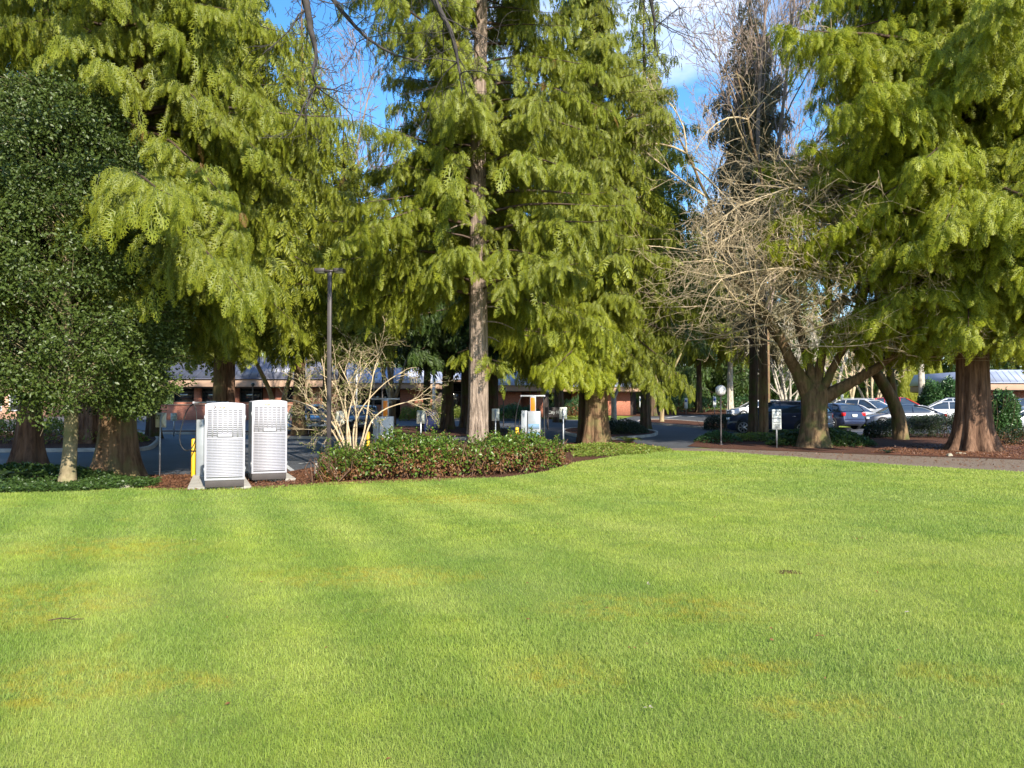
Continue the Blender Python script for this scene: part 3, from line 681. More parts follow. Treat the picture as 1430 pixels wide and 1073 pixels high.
# mid distance, shaded
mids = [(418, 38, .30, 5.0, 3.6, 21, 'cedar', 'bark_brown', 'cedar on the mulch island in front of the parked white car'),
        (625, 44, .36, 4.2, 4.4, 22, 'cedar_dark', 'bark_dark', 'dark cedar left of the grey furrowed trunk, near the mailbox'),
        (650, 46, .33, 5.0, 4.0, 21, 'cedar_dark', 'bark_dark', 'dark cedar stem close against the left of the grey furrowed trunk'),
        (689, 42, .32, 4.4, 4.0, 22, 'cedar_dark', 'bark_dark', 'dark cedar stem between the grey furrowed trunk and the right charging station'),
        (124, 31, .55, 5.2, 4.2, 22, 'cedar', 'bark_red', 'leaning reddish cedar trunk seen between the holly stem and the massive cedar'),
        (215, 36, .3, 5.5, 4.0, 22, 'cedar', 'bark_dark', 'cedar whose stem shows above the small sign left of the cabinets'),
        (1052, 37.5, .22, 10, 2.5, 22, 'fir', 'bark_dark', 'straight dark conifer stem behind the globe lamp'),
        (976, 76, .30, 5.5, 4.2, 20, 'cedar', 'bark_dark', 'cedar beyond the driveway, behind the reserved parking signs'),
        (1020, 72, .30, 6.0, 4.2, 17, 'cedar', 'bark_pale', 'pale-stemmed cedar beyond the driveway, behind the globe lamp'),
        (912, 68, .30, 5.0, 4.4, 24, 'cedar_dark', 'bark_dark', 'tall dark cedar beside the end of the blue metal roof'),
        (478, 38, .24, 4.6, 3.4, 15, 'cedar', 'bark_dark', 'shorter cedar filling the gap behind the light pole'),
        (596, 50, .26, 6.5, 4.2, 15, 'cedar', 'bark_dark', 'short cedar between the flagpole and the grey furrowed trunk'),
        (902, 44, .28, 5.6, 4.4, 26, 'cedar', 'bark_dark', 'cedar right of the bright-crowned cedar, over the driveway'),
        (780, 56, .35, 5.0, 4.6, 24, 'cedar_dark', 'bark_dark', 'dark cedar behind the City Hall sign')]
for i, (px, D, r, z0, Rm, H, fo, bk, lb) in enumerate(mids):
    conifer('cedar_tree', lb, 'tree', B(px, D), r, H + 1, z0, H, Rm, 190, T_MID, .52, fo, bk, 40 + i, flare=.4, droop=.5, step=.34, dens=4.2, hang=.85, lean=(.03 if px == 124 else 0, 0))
# conifers of the woods behind: three kinds, copied
fars = []
for i, (fo, Rm, H) in enumerate([('cedar_dark', 4.6, 22), ('cedar', 4.2, 20), ('fir', 3.6, 24)]):
    fars.append(conifer('conifer', 'tall conifer of the dark woods behind the civic buildings', 'tree', (0, 0, 0), .34, H + 1, 1.2, H, Rm, 120, T_FAR, .95, fo, 'bark_dark', 70 + i, flare=.3, droop=.45, step=.30, dens=2.8, hang=.8, group='conifers of the woods behind the buildings', prof=lambda u: np.interp(u, [0, .1, .5, 1], [.85, 1, .66, .06])))
spots = [(-330, 80, 0, 1), (-200, 74, 1, 1.1), (-90, 82, 0, 1), (10, 88, 1, 1.1), (100, 78, 0, 1.0), (180, 92, 1, 1.15), (250, 84, 0, 1.0), (330, 96, 1, 1), (395, 90, 0, .95), (450, 100, 1, 1.0), (500, 108, 0, .85), (545, 104, 1, .95), (590, 98, 0, 1.0),
         (640, 90, 0, 1), (700, 84, 1, 1.1), (745, 96, 0, 1.1), (810, 88, 1, 1.1), (850, 100, 0, 1.1), (885, 92, 1, 1), (925, 96, 0, .9), (945, 86, 0, 1.0), (985, 92, 0, .95), (1010, 98, 1, 1.05), (1040, 90, 0, 1.0), (1063, 104, 2, .6), (1095, 88, 0, 1.0), (1125, 96, 1, 1.1),
         (1160, 108, 0, .9), (1205, 118, 1, .95), (1260, 112, 0, 1.1), (1310, 104, 1, 1.1), (1370, 98, 0, 1.1), (1420, 108, 1, 1.1), (1500, 92, 0, 1.1), (1600, 88, 1, 1.1), (1740, 90, 0, 1.2), (865, 120, 0, 1), (600, 124, 0, .9), (300, 120, 0, 1), (1000, 128, 0, .85), (1110, 130, 0, .85), (200, 130, 1, 1)]
used = set()
for i, (px, D, k, s) in enumerate(spots):
    b = B(px, D); lb = None
    for lim, w_ in [(-150, 'far beyond the left frame edge'), (60, 'behind the salmon building'), (270, 'behind the left end of the long left building'), (420, 'behind the long building, above the cabinets'), (520, 'behind the flagpole'), (615, 'behind the brick building above the mailbox'), (720, 'behind the dark glazed link building'), (830, 'behind the brick wing by the grey charging station'), (935, 'behind the trapezoid metal roof'), (1000, 'behind the reserved parking signs'), (1075, 'behind the globe lamp'), (1180, 'behind the mossy forked trunk'), (1290, 'behind the leaning dark trunk'), (1400, 'behind the huge right cedar'), (9999, 'beyond the right frame edge')]:
        if px < lim: lb = 'tall conifer of the dark woods ' + w_; break
    if k == 2: lb = 'narrow brownish fir low behind the sparse tall fir'
    if k not in used:
        used.add(k); fars[k].location = b; fars[k].scale = (s, s, s * 1.0)
        fars[k]['label'] = lb
        if k == 2: del fars[k]['group']
    else: dup(fars[k], b, i * 1.3, lb, s)

conifer('fir_tree', 'sparse brownish fir standing against the sky behind the bare twigs', 'tree', B(1062, 62), .3, 29, 5, 28, 3.3, 260, T_MID, .50, 'fir', 'bark_dark', 61, droop=.35, hang=.35, dens=3.6, gaps=.25)
# holly: smooth tan stem, dense glossy crown low over the lawn edge
def holly():
    rng = np.random.default_rng(5); b = B(95, 15.6); t = thing('holly_tree', 'dense dark glossy holly with a slim smooth tan stem, left foreground', 'tree', b)
    wd = Acc(); z = np.linspace(-.1, 7, 18); wd.tube(np.c_[.05 * np.sin(z * 1.2), .04 * np.sin(z), z], np.interp(z, [-.1, .1, .5, 2, 7], [.20, .165, .135, .12, .04]), 18)
    cr = Acc(); cl = []
    for i in range(760):
        a = rng.uniform(0, 2 * pi); zz = rng.uniform(1.55, 8.1); rr = np.interp(zz, [1.5, 2.2, 3.5, 5.5, 7.2, 8.2], [1.7, 2.2, 2.35, 2.0, 1.3, .3]) * rng.uniform(.55, 1.0) ** .5
        c = np.array([cos(a) * rr - .25, sin(a) * rr * .95, zz]); cl.append(c)
        rad = rng.uniform(.28, .52)
        leafball(cr, c, (rad, rad, rad * .75), 230, .07, rng, shell=.2)
        if i % 3 == 0:
            s = np.linspace(0, 1, 5)[:, None]; st = np.array([0, 0, max(1.6, zz - .9)]); wd.tube(st + (c * 1.06 - st) * s + np.array([0, 0, .3]) * np.sin(s * pi), np.linspace(.016, .004, 5), 4, cap=False)
    for i in range(240):
        c = cl[rng.integers(len(cl))]; o = unit(c * [1, 1, 0]); s = np.linspace(0, 1, 4)[:, None]; d = unit(o + rng.normal(0, .4, 3) + [0, 0, .2])
        wd.tube(c + d * .6 * s * rng.uniform(.6, 1.3) + np.array([0, 0, -.15]) * s * s, [.006, .005, .004, .003], 3, cap=False)
        for q in range(2):
            leafball(cr, c + d * .45, (.16, .16, .13), 26, .07, rng, shell=.1)
    wd.build('trunk', M['bark_holly'], t, smooth=True); cr.build('crown', M['holly'], t, att=True)
holly()
conifer('cedar_tree', 'small cedar overhanging the upper left corner behind the holly', 'tree', B(-70, 19), .3, 20, 5, 19, 4.2, 80, T_NEAR, .5, 'cedar', 'bark_red', 33, droop=.6, hang=.8)

# multi-stem tree with the long limb
def magnolia():
    rng = np.random.default_rng(12); D = 29.5; b = B(1136, D); t = thing('bare_tree', 'wide bare multi-stemmed tree with mossy trunk and tan twigs above the ivy mound', 'tree', b)
    k = D / F; wd = Acc(); tw = Acc(); tips = []
    L = lambda px, py, dy=0: np.array([(px - 1136) * k, dy, (HY - py) * k + CH - b.z])
    zz = np.linspace(-.1, 2.4, 9); wd.tube(np.c_[.02 * zz, 0 * zz, zz], [.72, .62, .54, .50, .48, .47, .49, .50, .40], 20)
    limbs = [([L(1130, 552), L(1118, 530, -.1), L(1103, 508, -.3), L(1088, 485, -.6), L(1070, 455, -.9), L(1045, 425, -1.3), L(1010, 400, -1.6)], .30, .05),
             ([L(1135, 548), L(1134, 515, .2), L(1130, 480, .5), L(1120, 430, .7), L(1105, 360, .8), L(1085, 290, .8), L(1062, 190, .6), L(1035, 90, .3)], .20, .03),
             ([L(1140, 548), L(1146, 515, .1), L(1152, 480, 0), L(1158, 430, -.2), L(1150, 370, -.5), L(1160, 290, -.6), L(1175, 200, -.6), L(1165, 110, -.4)], .19, .03),
             ([L(1144, 550), L(1158, 520, -.2), L(1170, 490, -.5), L(1185, 450, -.9), L(1195, 400, -1.2), L(1200, 350, -1.4)], .18, .05),
             ([L(1148, 556), L(1168, 545, -.2), L(1190, 530, -.5), L(1212, 515, -.8), L(1232, 495, -1.2), L(1255, 485, -1.5), L(1290, 470, -1.9)], .26, .06),
             ([L(1128, 548), L(1112, 500, .5), L(1085, 450, .9), L(1050, 380, 1.1), L(1020, 310, 1.2), L(985, 230, 1.1), L(950, 160, .9)], .17, .03)]
    PP = dict(curl=.10, wig=[.05, .06, .07, .09], grav=[0, -.012, -.02, -.02], taper=.35, rmin=.0048, zmin=3.3, kids=[9, 6, 5], ang=(25, 70), rr=.38, lr=(.42, .75), s0=.12)
    for pts, r0, r1 in limbs:
        pts = np.array(pts); s = np.linspace(0, 1, len(pts)); si = np.linspace(0, 1, 22)
        q = np.stack([np.interp(si, s, pts[:, j]) for j in range(3)], -1); q[1:-1] = (q[:-2] + q[1:-1] * 2 + q[2:]) / 4; q += rng.normal(0, .012, q.shape)
        wd.tube(q, np.interp(si, [0, .25, 1], [r0 * 1.1, r0 * .8, r1]), 12)
        for j in range(12):
            f = rng.uniform(.36, 1); i = min(int(f * 21), 20); d = unit(q[i + 1] - q[i]); a = unit(rng.normal(size=3) * [1.6, .8, .9] + [-.45, -.55, .15])
            grow(tw, rng, q[i], d * .35 + a, rng.uniform(2.4, 5.0), rng.uniform(.026, .05), 1, 4 if j % 2 else 3, dict(PP, kids=[9, 7, 5, 4]), tips)
    pale = Acc()
    for (pth, r) in [([L(1150, 410, -2.2), L(1110, 398, -2.6), L(1060, 392, -2.9), L(1010, 398, -3.1), L(965, 412, -3.2)], .05), ([L(1150, 410, -2.2), L(1190, 400, -2.4), L(1230, 410, -2.6), L(1270, 440, -2.7)], .035),
                     ([L(1190, 300, -2), L(1140, 280, -2.4), L(1080, 285, -2.7), L(1010, 310, -3), L(950, 350, -3.1)], .04), ([L(1150, 360, -2), L(1100, 340, -2.4), L(1030, 330, -2.7), L(960, 370, -2.9)], .04)]:
        q = np.array(pth); s = np.linspace(0, 1, len(q)); si = np.linspace(0, 1, 14); q = np.stack([np.interp(si, s, q[:, j]) for j in range(3)], -1)
        tw.tube(q, np.linspace(r, r * .3, 14), 6)
        for j in range(26):
            i = rng.integers(0, 13); d = unit(q[i + 1] - q[i]); a = unit(rng.normal(size=3) + [0, -.2, -.1])
            grow(tw, rng, q[i], d * .9 + a * .8, rng.uniform(1.2, 2.8), .015, 2, 4, dict(PP, kids=[9, 6, 4, 4]), tips)
    bd = Acc()
    for tp in tips[::2]: bd.tube([tp[-1], tp[-1] + unit(tp[-1] - tp[-2]) * .05], [.013, .005], 4)
    wd.build('trunk', M['bark_brown_moss'], t, smooth=True); tw.build('crown', M['twig_tan'], t, smooth=True); bd.build('buds', M['twig'], t)
M['bark_brown_moss'] = bark('mossy_brown_bark', (.05, .03, .016), (.21, .14, .075), moss=(.085, .09, .03))
magnolia()
def leaner():
    rng = np.random.default_rng(8); D = 35; b = B(1258, D); k = D / F; t = thing('bare_tree', 'leaning dark forked trunk left of the huge right cedar, over the clipped hedge', 'tree', b); wd = Acc()
    L = lambda px, py: np.array([(px - 1258) * k, 0, (HY - py) * k + CH - b.z])
    wd.tube([(0, 0, -.1), L(1254, 580), L(1247, 560), L(1236, 540), L(1225, 522), L(1212, 505), L(1190, 480), L(1150, 440)], [.36, .30, .28, .27, .25, .22, .18, .1], 14)
    wd.tube([L(1247, 562), L(1247, 540), L(1242, 515), L(1240, 480), L(1236, 420), L(1225, 330)], [.19, .18, .16, .14, .1, .05], 12)
    tips = []
    for i in range(16): grow(wd, rng, L(1190 + rng.uniform(-30, 45), 470 - rng.uniform(0, 120)), (rng.normal(), rng.normal() * .5, .8), 3.0, .04, 1, 3, dict(wig=[.1, .15], grav=[0, 0], taper=.4, rmin=.008, kids=[4, 4, 4], ang=(25, 60), rr=.45, lr=(.5, .8)), tips)
    wd.build('trunk', M['bark_brown_moss'], t, smooth=True)
leaner()
def bare(name, label, px, D, r, H, stems, seed, bk, tw, maxl=4, kids=(7, 5, 5, 4), ang=(18, 45), up=.04, s0=.3, group=None, tilt=.15, base_h=None, rmin=.012, cat='tree', leafm=None):
    rng = np.random.default_rng(seed); b = B(px, D); t = thing(name, label, cat, b, 0, group); wd, cr, tips = Acc(), Acc(), []
    bh = base_h if base_h is not None else H * .3
    if bh > 0: wd.tube([(0, 0, -.15), (0, 0, .15), (0.02, 0, bh * .5), (0, 0, bh)], [r * 1.5, r * 1.15, r, r * .92], 12)
    P = dict(wig=[.05, .08, .1, .12], grav=[up * .5, up, up, up], taper=.3, rmin=rmin, kids=kids, ang=ang, rr=.5, lr=(.4, .65), s0=s0)
    for j in range(stems):
        a = j * 2 * pi / stems + rng.uniform(-.4, .4); d = (cos(a) * tilt, sin(a) * tilt, 1)
        p0 = np.array([cos(a) * r * .3, sin(a) * r * .3, bh - .05 if bh > 0 else -.05])
        grow(cr, rng, p0, d, (H - bh) * rng.uniform(.8, 1.0), r * (.85 if stems < 2 else .6), 0, maxl, P, tips)
    if leafm:
        lf = Acc()
        for tp in tips: leafball(lf, tp[-1], .28, 14, .13, rng, shell=.1)
        lf.build('leaves', M[leafm], t, att=True)
    if wd.v: wd.build('trunk', M[bk], t, smooth=True)
    cr.build('crown', M[tw], t, smooth=True); return t
bare('bare_tree', 'tall slender bare tree with pinkish twigs against the sky, beside the dark conifer stem', 1066, 36.5, .20, 24, 3, 3, 'bark_brown', 'twig_pink', 4, (9, 6, 5, 4), (16, 42), .05, .25, base_h=7, tilt=.12)
bare('bare_tree', 'tall bare tree with fine upright twigs left of the pinkish-twigged one', 1072, 58, .17, 28, 4, 4, 'bark_brown', 'twig_pink', 4, (9, 6, 5, 4), (16, 40), .05, .25, base_h=7)
bare('bare_tree', 'pale forked tree in front of the blue metal roof end', 857, 48, .17, 9, 2, 6, 'bark_pale', 'bark_pale', 3, (5, 4, 4), (25, 60), .02, .3, base_h=1.9, tilt=.35)
bare('bare_tree', 'slim pale forked tree on the driveway island', 924, 55, .15, 11, 2, 7, 'bark_tan', 'bark_tan', 3, (5, 4, 4), (25, 60), .02, .3, base_h=2.2, tilt=.4)
bare('bare_tree', 'slim leaning forked tree in front of the long left building', 388, 40, .22, 9, 2, 9, 'bark_tan', 'bark_tan', 3, (5, 4, 4), (25, 60), .02, .3, base_h=1.2, tilt=.3)
bare('bare_tree', 'white-barked tree seen through the fork of the wide bare tree', 1165, 70, .26, 10, 2, 10, 'bark_pale', 'bark_pale', 4, (6, 5, 4, 3), (25, 60), .03, .3, base_h=2.0, tilt=.35)
bare('bare_tree', 'multi-stemmed pale shrub tree right of the dark blue car', 1100, 62, .2, 7, 6, 11, 'bark_pale', 'bark_pale', 3, (5, 4, 4), (25, 55), .04, .25, base_h=0, tilt=.3, rmin=.02)
bare('bare_tree', 'multi-stemmed pale shrub tree above the white cars', 1218, 66, .2, 7.5, 6, 12, 'bark_pale', 'twig_tan', 4, (5, 4, 4, 3), (25, 55), .04, .25, base_h=0, tilt=.3, rmin=.02)
bare('bare_tree', 'pale straight trunk above the red car, yellow-green hedge behind it', 1287, 64, .25, 16, 2, 13, 'bark_pale', 'twig_tan', 4, (6, 5, 4, 3), (25, 55), .03, .3, base_h=5.0, tilt=.15)
bare('bare_tree', 'grey bare tree standing behind the row of white cars, left of the leaning trunk', 1190, 80, .2, 12, 4, 14, 'bark_pale', 'twig_tan', 4, (6, 5, 4, 3), (25, 55), .03, .3, base_h=1.5, tilt=.25)
bare('bare_tree', 'reddish-brown bare tree filling the gap above the hedge between pole lamp and flagpole', 548, 50, .22, 12, 4, 15, 'bark_brown', 'twig', 4, (7, 5, 5, 4), (20, 50), .02, .25, base_h=1.5, tilt=.3)
bare('bare_tree', 'tall bare tree showing fine twigs in the blue gap left of the grey trunk', 455, 44, .2, 21, 3, 16, 'bark_brown', 'twig_pink', 4, (8, 6, 5, 4), (18, 42), .03, .25, base_h=6)
# the tree off frame whose bare limbs hang in at the top
def overhang():
    rng = np.random.default_rng(31); t = thing('overhanging_tree', 'bare dark branches hanging in from above the top of the lawn', 'tree', (-10.5, 7.5, 0)); wd = Acc(); tips = []
    o = np.array([-10.5, 7.5, 0]); P = dict(wig=[.06, .14, .2, .2], grav=[0, -.02, -.015, 0], taper=.35, rmin=.0035, kids=[5, 5, 4, 3], ang=(25, 75), rr=.45, lr=(.4, .75), s0=.15)
    wd.tube([(0, 0, -.2), (0, 0, .3), (.1, 0, 4), (.3, .2, 9), (.4, .3, 12)], [.5, .36, .3, .24, .12], 16)
    def limb(pts, r0, r1, nk, Lk):
        q = np.array([np.array(p) - o for p in pts]); s = np.linspace(0, 1, len(q)); si = np.linspace(0, 1, 16); q = np.stack([np.interp(si, s, q[:, j]) for j in range(3)], -1); q[1:-1] = (q[:-2] + 2 * q[1:-1] + q[2:]) / 4; q += rng.normal(0, .02, q.shape)
        wd.tube(q, np.linspace(r0, r1, 16), 8)
        for j in range(nk):
            i = rng.integers(6, 15); grow(wd, rng, q[i], unit(q[i + 1] - q[i]) + rng.normal(0, .9, 3) * [1, .6, .8], Lk * rng.uniform(.5, 1.2), r1 * 1.1, 2, 4, P, tips)
    D = 11.5
    limb([(-10.3, 7.6, 7), (-8, 9, 9.0), (-5, 10.5, 9.0)] + [W(420, -60, D), W(426, 0, D), W(440, 60, D), W(441, 100, D), W(440, 140, D)], .11, .012, 16, 1.0)
    limb([(-10.2, 7.7, 9), (-7, 9.5, 10.0), (-3, 11, 9.6)] + [W(560, -60, D), W(600, -10, D), W(625, 40, D), W(642, 80, D), W(646, 130, D)], .10, .010, 14, 1.1)
    limb([(-10.2, 7.7, 9.5), (-4, 11, 11), (0.5, 12, 10.2)] + [W(850, -70, D), W(905, -20, D), W(918, 40, D), W(914, 70, D)], .08, .008, 12, 1.1)
    limb([(-10.3, 7.6, 8), (-6, 10, 9.2)] + [W(440, -40, 12.5), W(480, 20, 12.5), W(530, 70, 12.5), W(600, 90, 12.5)], .07, .008, 14, 1.0)
    wd.build('branches', M['twig_dark'], t, smooth=True)
overhang()
# ------------------------------------------------------------ hedges, shrubs, ground cover
def gl(l): return [G(*q) for q in l]
hedge('shrub_hedge', 'loose leafy green hedge with brown twiggy lower half at the edge of the lawn', 'hedge', gl([(450, 675), (490, 670.5), (540, 668), (600, 665.5), (660, 663.5), (720, 659.5), (778, 651.5)]),
      [.9, 1.3, 1.5, 1.5, 1.5, 1.4, 1.0], [.54, .70, .90, .82, .80, .82, .72], 26000, .080, 'hedge', 3, lump=.13, woodn=520, wood='bark_red', dead=19000, droptop=.56)
hedge('clipped_hedge', 'dark clipped hedge sweeping left of the huge right cedar trunk', 'hedge', gl([(1212, 612), (1240, 611), (1280, 610), (1330, 612), (1385, 613)]), [1.2, 2.2, 2.6, 2.6, 2.0], [.62, .85, 1.08, 1.15, 1.0], 26000, .06, 'boxhedge', 4, lump=.03, droptop=.6, woodn=60)
hedge('clipped_hedge', 'low dark hedge in front of the parked dark blue car, beside the globe lamp', 'hedge', gl([(988, 600), (1020, 602), (1050, 604), (1072, 605)]), 1.6, [.85, .95, .95, .85], 14000, .07, 'boxhedge', 5, lump=.06, woodn=60)
hedge('clipped_hedge', 'low dark hedge on the small island right of the bright-crowned cedar', 'hedge', gl([(838, 609), (870, 607), (900, 606)]), 2.6, [.75, .8, .45], 12000, .07, 'boxhedge', 6, lump=.05)
hedge('shrub_hedge', 'long green shrub bank in front of the dark woods, behind the reserved parking signs', 'hedge', gl([(846, 579), (900, 578), (960, 576), (1050, 575)]), 3.5, [1.3, 1.6, 1.5, 1.6], 16000, .17, 'laurel', 7, lump=.16, dead=3000, droptop=.4)
hedge('shrub_hedge', 'green foundation shrubs below the brick wall, between the two charging stations', 'hedge', gl([(690, 588), (720, 587), (752, 586)]), 2.0, 1.1, 7000, .12, 'laurel', 8, lump=.14)
hedge('shrub_hedge', 'olive shrubs behind the blue mailbox under the brick wall', 'hedge', gl([(560, 588), (590, 587), (640, 586), (690, 587)]), 2.0, [1.0, 1.2, .9, .9], 8000, .12, 'ground_leaf', 9, lump=.16)
hedge('shrub_hedge', 'rusty and green low shrubs behind the City Hall sign', 'hedge', gl([(770, 586), (800, 585), (835, 584)]), 2.4, [1.2, 1.6, 1.4], 8000, .12, 'laurel', 10, lump=.15, dead=5000, droptop=.5)
hedge('shrub_bank', 'bright green shrubs across the road at the far left, between two cedar trunks', 'hedge', gl([(-260, 622), (-60, 621), (60, 620), (130, 622), (200, 618)]), 2.6, [1.0, 1.1, 1.0, .8, .4], 20000, .11, 'ground_leaf', 11, lump=.2, dead=7000, droptop=.5)
hedge('laurel_bush', 'round green laurel right of the huge cedar trunk', 'bush', gl([(1388, 607), (1405, 606), (1420, 607)]), 1.5, [1.9, 2.3, 1.9], 8000, .13, 'laurel', 12, lump=.15, woodn=30)
hedge('laurel_bush', 'broad green laurel behind the cars, left of the huge cedar trunk', 'bush', gl([(1285, 585), (1310, 585), (1345, 585)]), 4, [3.4, 3.9, 3.4], 12000, .19, 'laurel', 13, lump=.12)
hedge('low_shrubs', 'low brownish-green shrubs at the right edge behind the huge trunk', 'bush', gl([(1385, 622), (1420, 621), (1500, 620)]), 1.8, [.5, .7, .7], 9000, .08, 'boxhedge', 14, lump=.2, dead=3000)
def mound(name, label, cat, c, r, h, n, ls, fol, seed, kind=None):
    rng = np.random.default_rng(seed); t = thing(name, label, cat, (c[0], c[1], float(zg(c[1]))));
    if kind: t['kind'] = kind
    A = Acc(); g = Acc(); th = np.linspace(0, 2 * pi, 29)[:-1]; rr = np.array([1.02, .85, .6, .3, .02]); prof = np.array([0, .38, .7, .92, 1]) * h * .8
    v = [[cos(a) * r[0] * q * (1 + .06 * sin(3 * a + seed)), sin(a) * r[1] * q, z + .01] for q, z in zip(rr, prof) for a in th]
    g.add(v, [[i * 28 + j, i * 28 + (j + 1) % 28, (i + 1) * 28 + (j + 1) % 28, (i + 1) * 28 + j] for i in range(4) for j in range(28)])
    g.build('soil', M['mulch'], t, smooth=True)
    a = rng.uniform(0, 2 * pi, n); q = rng.random(n) ** .55; O = np.stack([np.cos(a) * r[0] * q, np.sin(a) * r[1] * q, np.interp(q, rr[::-1], prof[::-1]) + rng.uniform(.01, .14, n) * (1 - q * .6)], -1)
    scatter(A, LEAF, O, rng.normal(size=(n, 3)) * [1, 1, .4], np.array([0, -.35, 1]) + rng.normal(0, .45, (n, 3)), ls * rng.uniform(.6, 1.3, n), rng)
    A.build('leaves', M[fol], t, att=True)
mound('ivy_mound', 'broad mound of ivy under the wide bare multi-stemmed tree', 'ground cover', G(1145, 622), (2.1, 1.7), .75, 16000, .10, 'ivy', 1)
mound('ivy_patch', 'low ivy patch at the foot of the bright-crowned cedar', 'ground cover', G(850, 629), (2.2, 2.2), .16, 8000, .08, 'ground_leaf', 2)
mound('salal_patch', 'sprawling low shrub between the globe lamp and the ivy mound', 'ground cover', G(1060, 616), (1.7, 1.0), .30, 3500, .10, 'ground_leaf', 3)
mound('salal_patch', 'small shrub at the foot of the globe lamp post', 'ground cover', G(1003, 618), (1.0, .7), .45, 3500, .09, 'laurel', 4)
for i, (px, py, rx, lb) in enumerate([(20, 672, 2.3, 'dark ferny ground cover around the far left cedar trunk'), (-80, 676, 2.0, 'dark ground cover beyond the left frame edge')]):
    mound('ground_cover', lb, 'ground cover', G(px, py), (rx, 1.3), .30, 9000, .085, 'ivy', 20 + i)
# ivy strip along the lawn edge, uncountable
def strewn(name, label, cat, poly_px, n, ls, fol, seed, zr=(.02, .10), tm=LEAF, flat=.45):
    rng = np.random.default_rng(seed); poly = np.array([G(*q) for q in poly_px]); lo, hi = poly.min(0), poly.max(0)
    O = rng.uniform(lo, hi, (n * 4, 2)); O = O[inside(O, poly)][:n]; m = len(O)
    O = np.c_[O, zg(O[:, 1]) + rng.uniform(zr[0], zr[1], m)]; A = Acc()
    scatter(A, tm, O, rng.normal(size=(m, 3)) * [1, 1, .35], np.array([0, -.25, 1]) + rng.normal(0, flat, (m, 3)), ls * rng.uniform(.5, 1.4, m), rng)
    o = A.build(name, M[fol], None, att=True); return tag(o, label, cat, kind='stuff')
def inside(P, poly):
    x, y = P[:, 0], P[:, 1]; r = np.zeros(len(P), bool); n = len(poly)
    for i in range(n):
        (x1, y1), (x2, y2) = poly[i], poly[(i + 1) % n]
        c = ((y1 > y) != (y2 > y)); r ^= c & (x < (x2 - x1) * (y - y1) / (y2 - y1 + 1e-12) + x1)
    return r
strewn('ivy_strip', 'low ivy running along the shaded left edge of the lawn', 'ground cover', [(-200, 699), (0, 692), (100, 689), (215, 682), (225, 675), (150, 672), (60, 676), (-200, 680)], 26000, .055, 'ivy', 1, (.02, .13))
strewn('ivy_strip_right', 'low leafy cover between the hedge end and the path', 'ground cover', [(800, 640), (905, 636), (930, 630), (880, 624), (840, 624), (800, 628)], 9000, .07, 'ground_leaf', 2, (.02, .10))
strewn('fallen_needles', 'reddish fallen needles and bark litter under the huge right cedar', 'litter', [(1215, 633), (1430, 642), (1560, 646), (1560, 618), (1400, 616), (1230, 627)], 22000, .07, 'brown_mulch_leaf', 3, (.03, .05), LEAF1, .3)
strewn('mulch_chips', 'brown bark chips around the cabinets and under the hedge', 'litter', [(200, 687), (262, 688), (350, 686), (430, 681), (620, 674), (800, 650), (790, 640), (500, 645), (400, 661), (215, 666)], 26000, .055, 'brown_mulch_leaf', 4, (.02, .045), LEAF1, .3)
strewn('path_litter', 'scattered twigs and leaves along the path', 'litter', [(1000, 631), (1430, 659), (1560, 664), (1560, 648), (1430, 644), (1000, 628)], 1200, .06, 'brown_mulch_leaf', 5, (.015, .025), LEAF1, .2)
def fern(px, py, n, L, label, fo='boxhedge', seed=1):
    rng = np.random.default_rng(seed); x, y = G(px, py); t = thing('fern', label, 'fern', (x, y, float(zg(y)))); A = Acc()
    for i in range(n):
        a = i * 2.4 + rng.uniform(-.3, .3); l = L * rng.uniform(.7, 1.1); s = np.linspace(.08, 1, 16); o = np.array([cos(a), sin(a), 0]); q = np.array([-sin(a), cos(a), 0])
        P = o * l * s[:, None] * .8 + np.array([0, 0, 1]) * (l * (1.15 * s - .95 * s * s))[:, None]; A.tube(P, .006, 3, cap=False, att=(.3, .5))
        wd = .17 * l * np.sin(np.clip(s * 1.05, 0, 1) * pi) ** .6 + .02
        for sg in (-1, 1): scatter(A, LEAF1, P, np.tile(q * sg, (16, 1)) + o * .35, np.tile([0, 0, 1.], (16, 1)) + o * .3, wd, rng, np.full(16, rng.random()))
    A.build('fronds', M[fo], t, att=True)
fern(1090, 610, 16, 1.0, 'green fern spraying out left of the ivy mound', 'ground_leaf', 2)
fern(1030, 612, 12, .7, 'small yellowing fern between globe lamp and ivy mound', 'ground_leaf', 3)
fern(878, 621, 12, .8, 'fern right of the bright-crowned cedar trunk', 'ground_leaf', 4)
fern(55, 668, 14, .8, 'dark fern at the foot of the far left cedar', 'boxhedge', 5)
fern(18, 676, 14, .8, 'dark fern in the lower left corner bed', 'boxhedge', 6)
fern(798, 632, 12, .6, 'brownish fern left of the bright-crowned cedar, behind the signpost', 'ground_leaf', 7)
fern(1240, 634, 8, .4, 'tiny fern in the needle litter right of the ivy mound', 'boxhedge', 8)
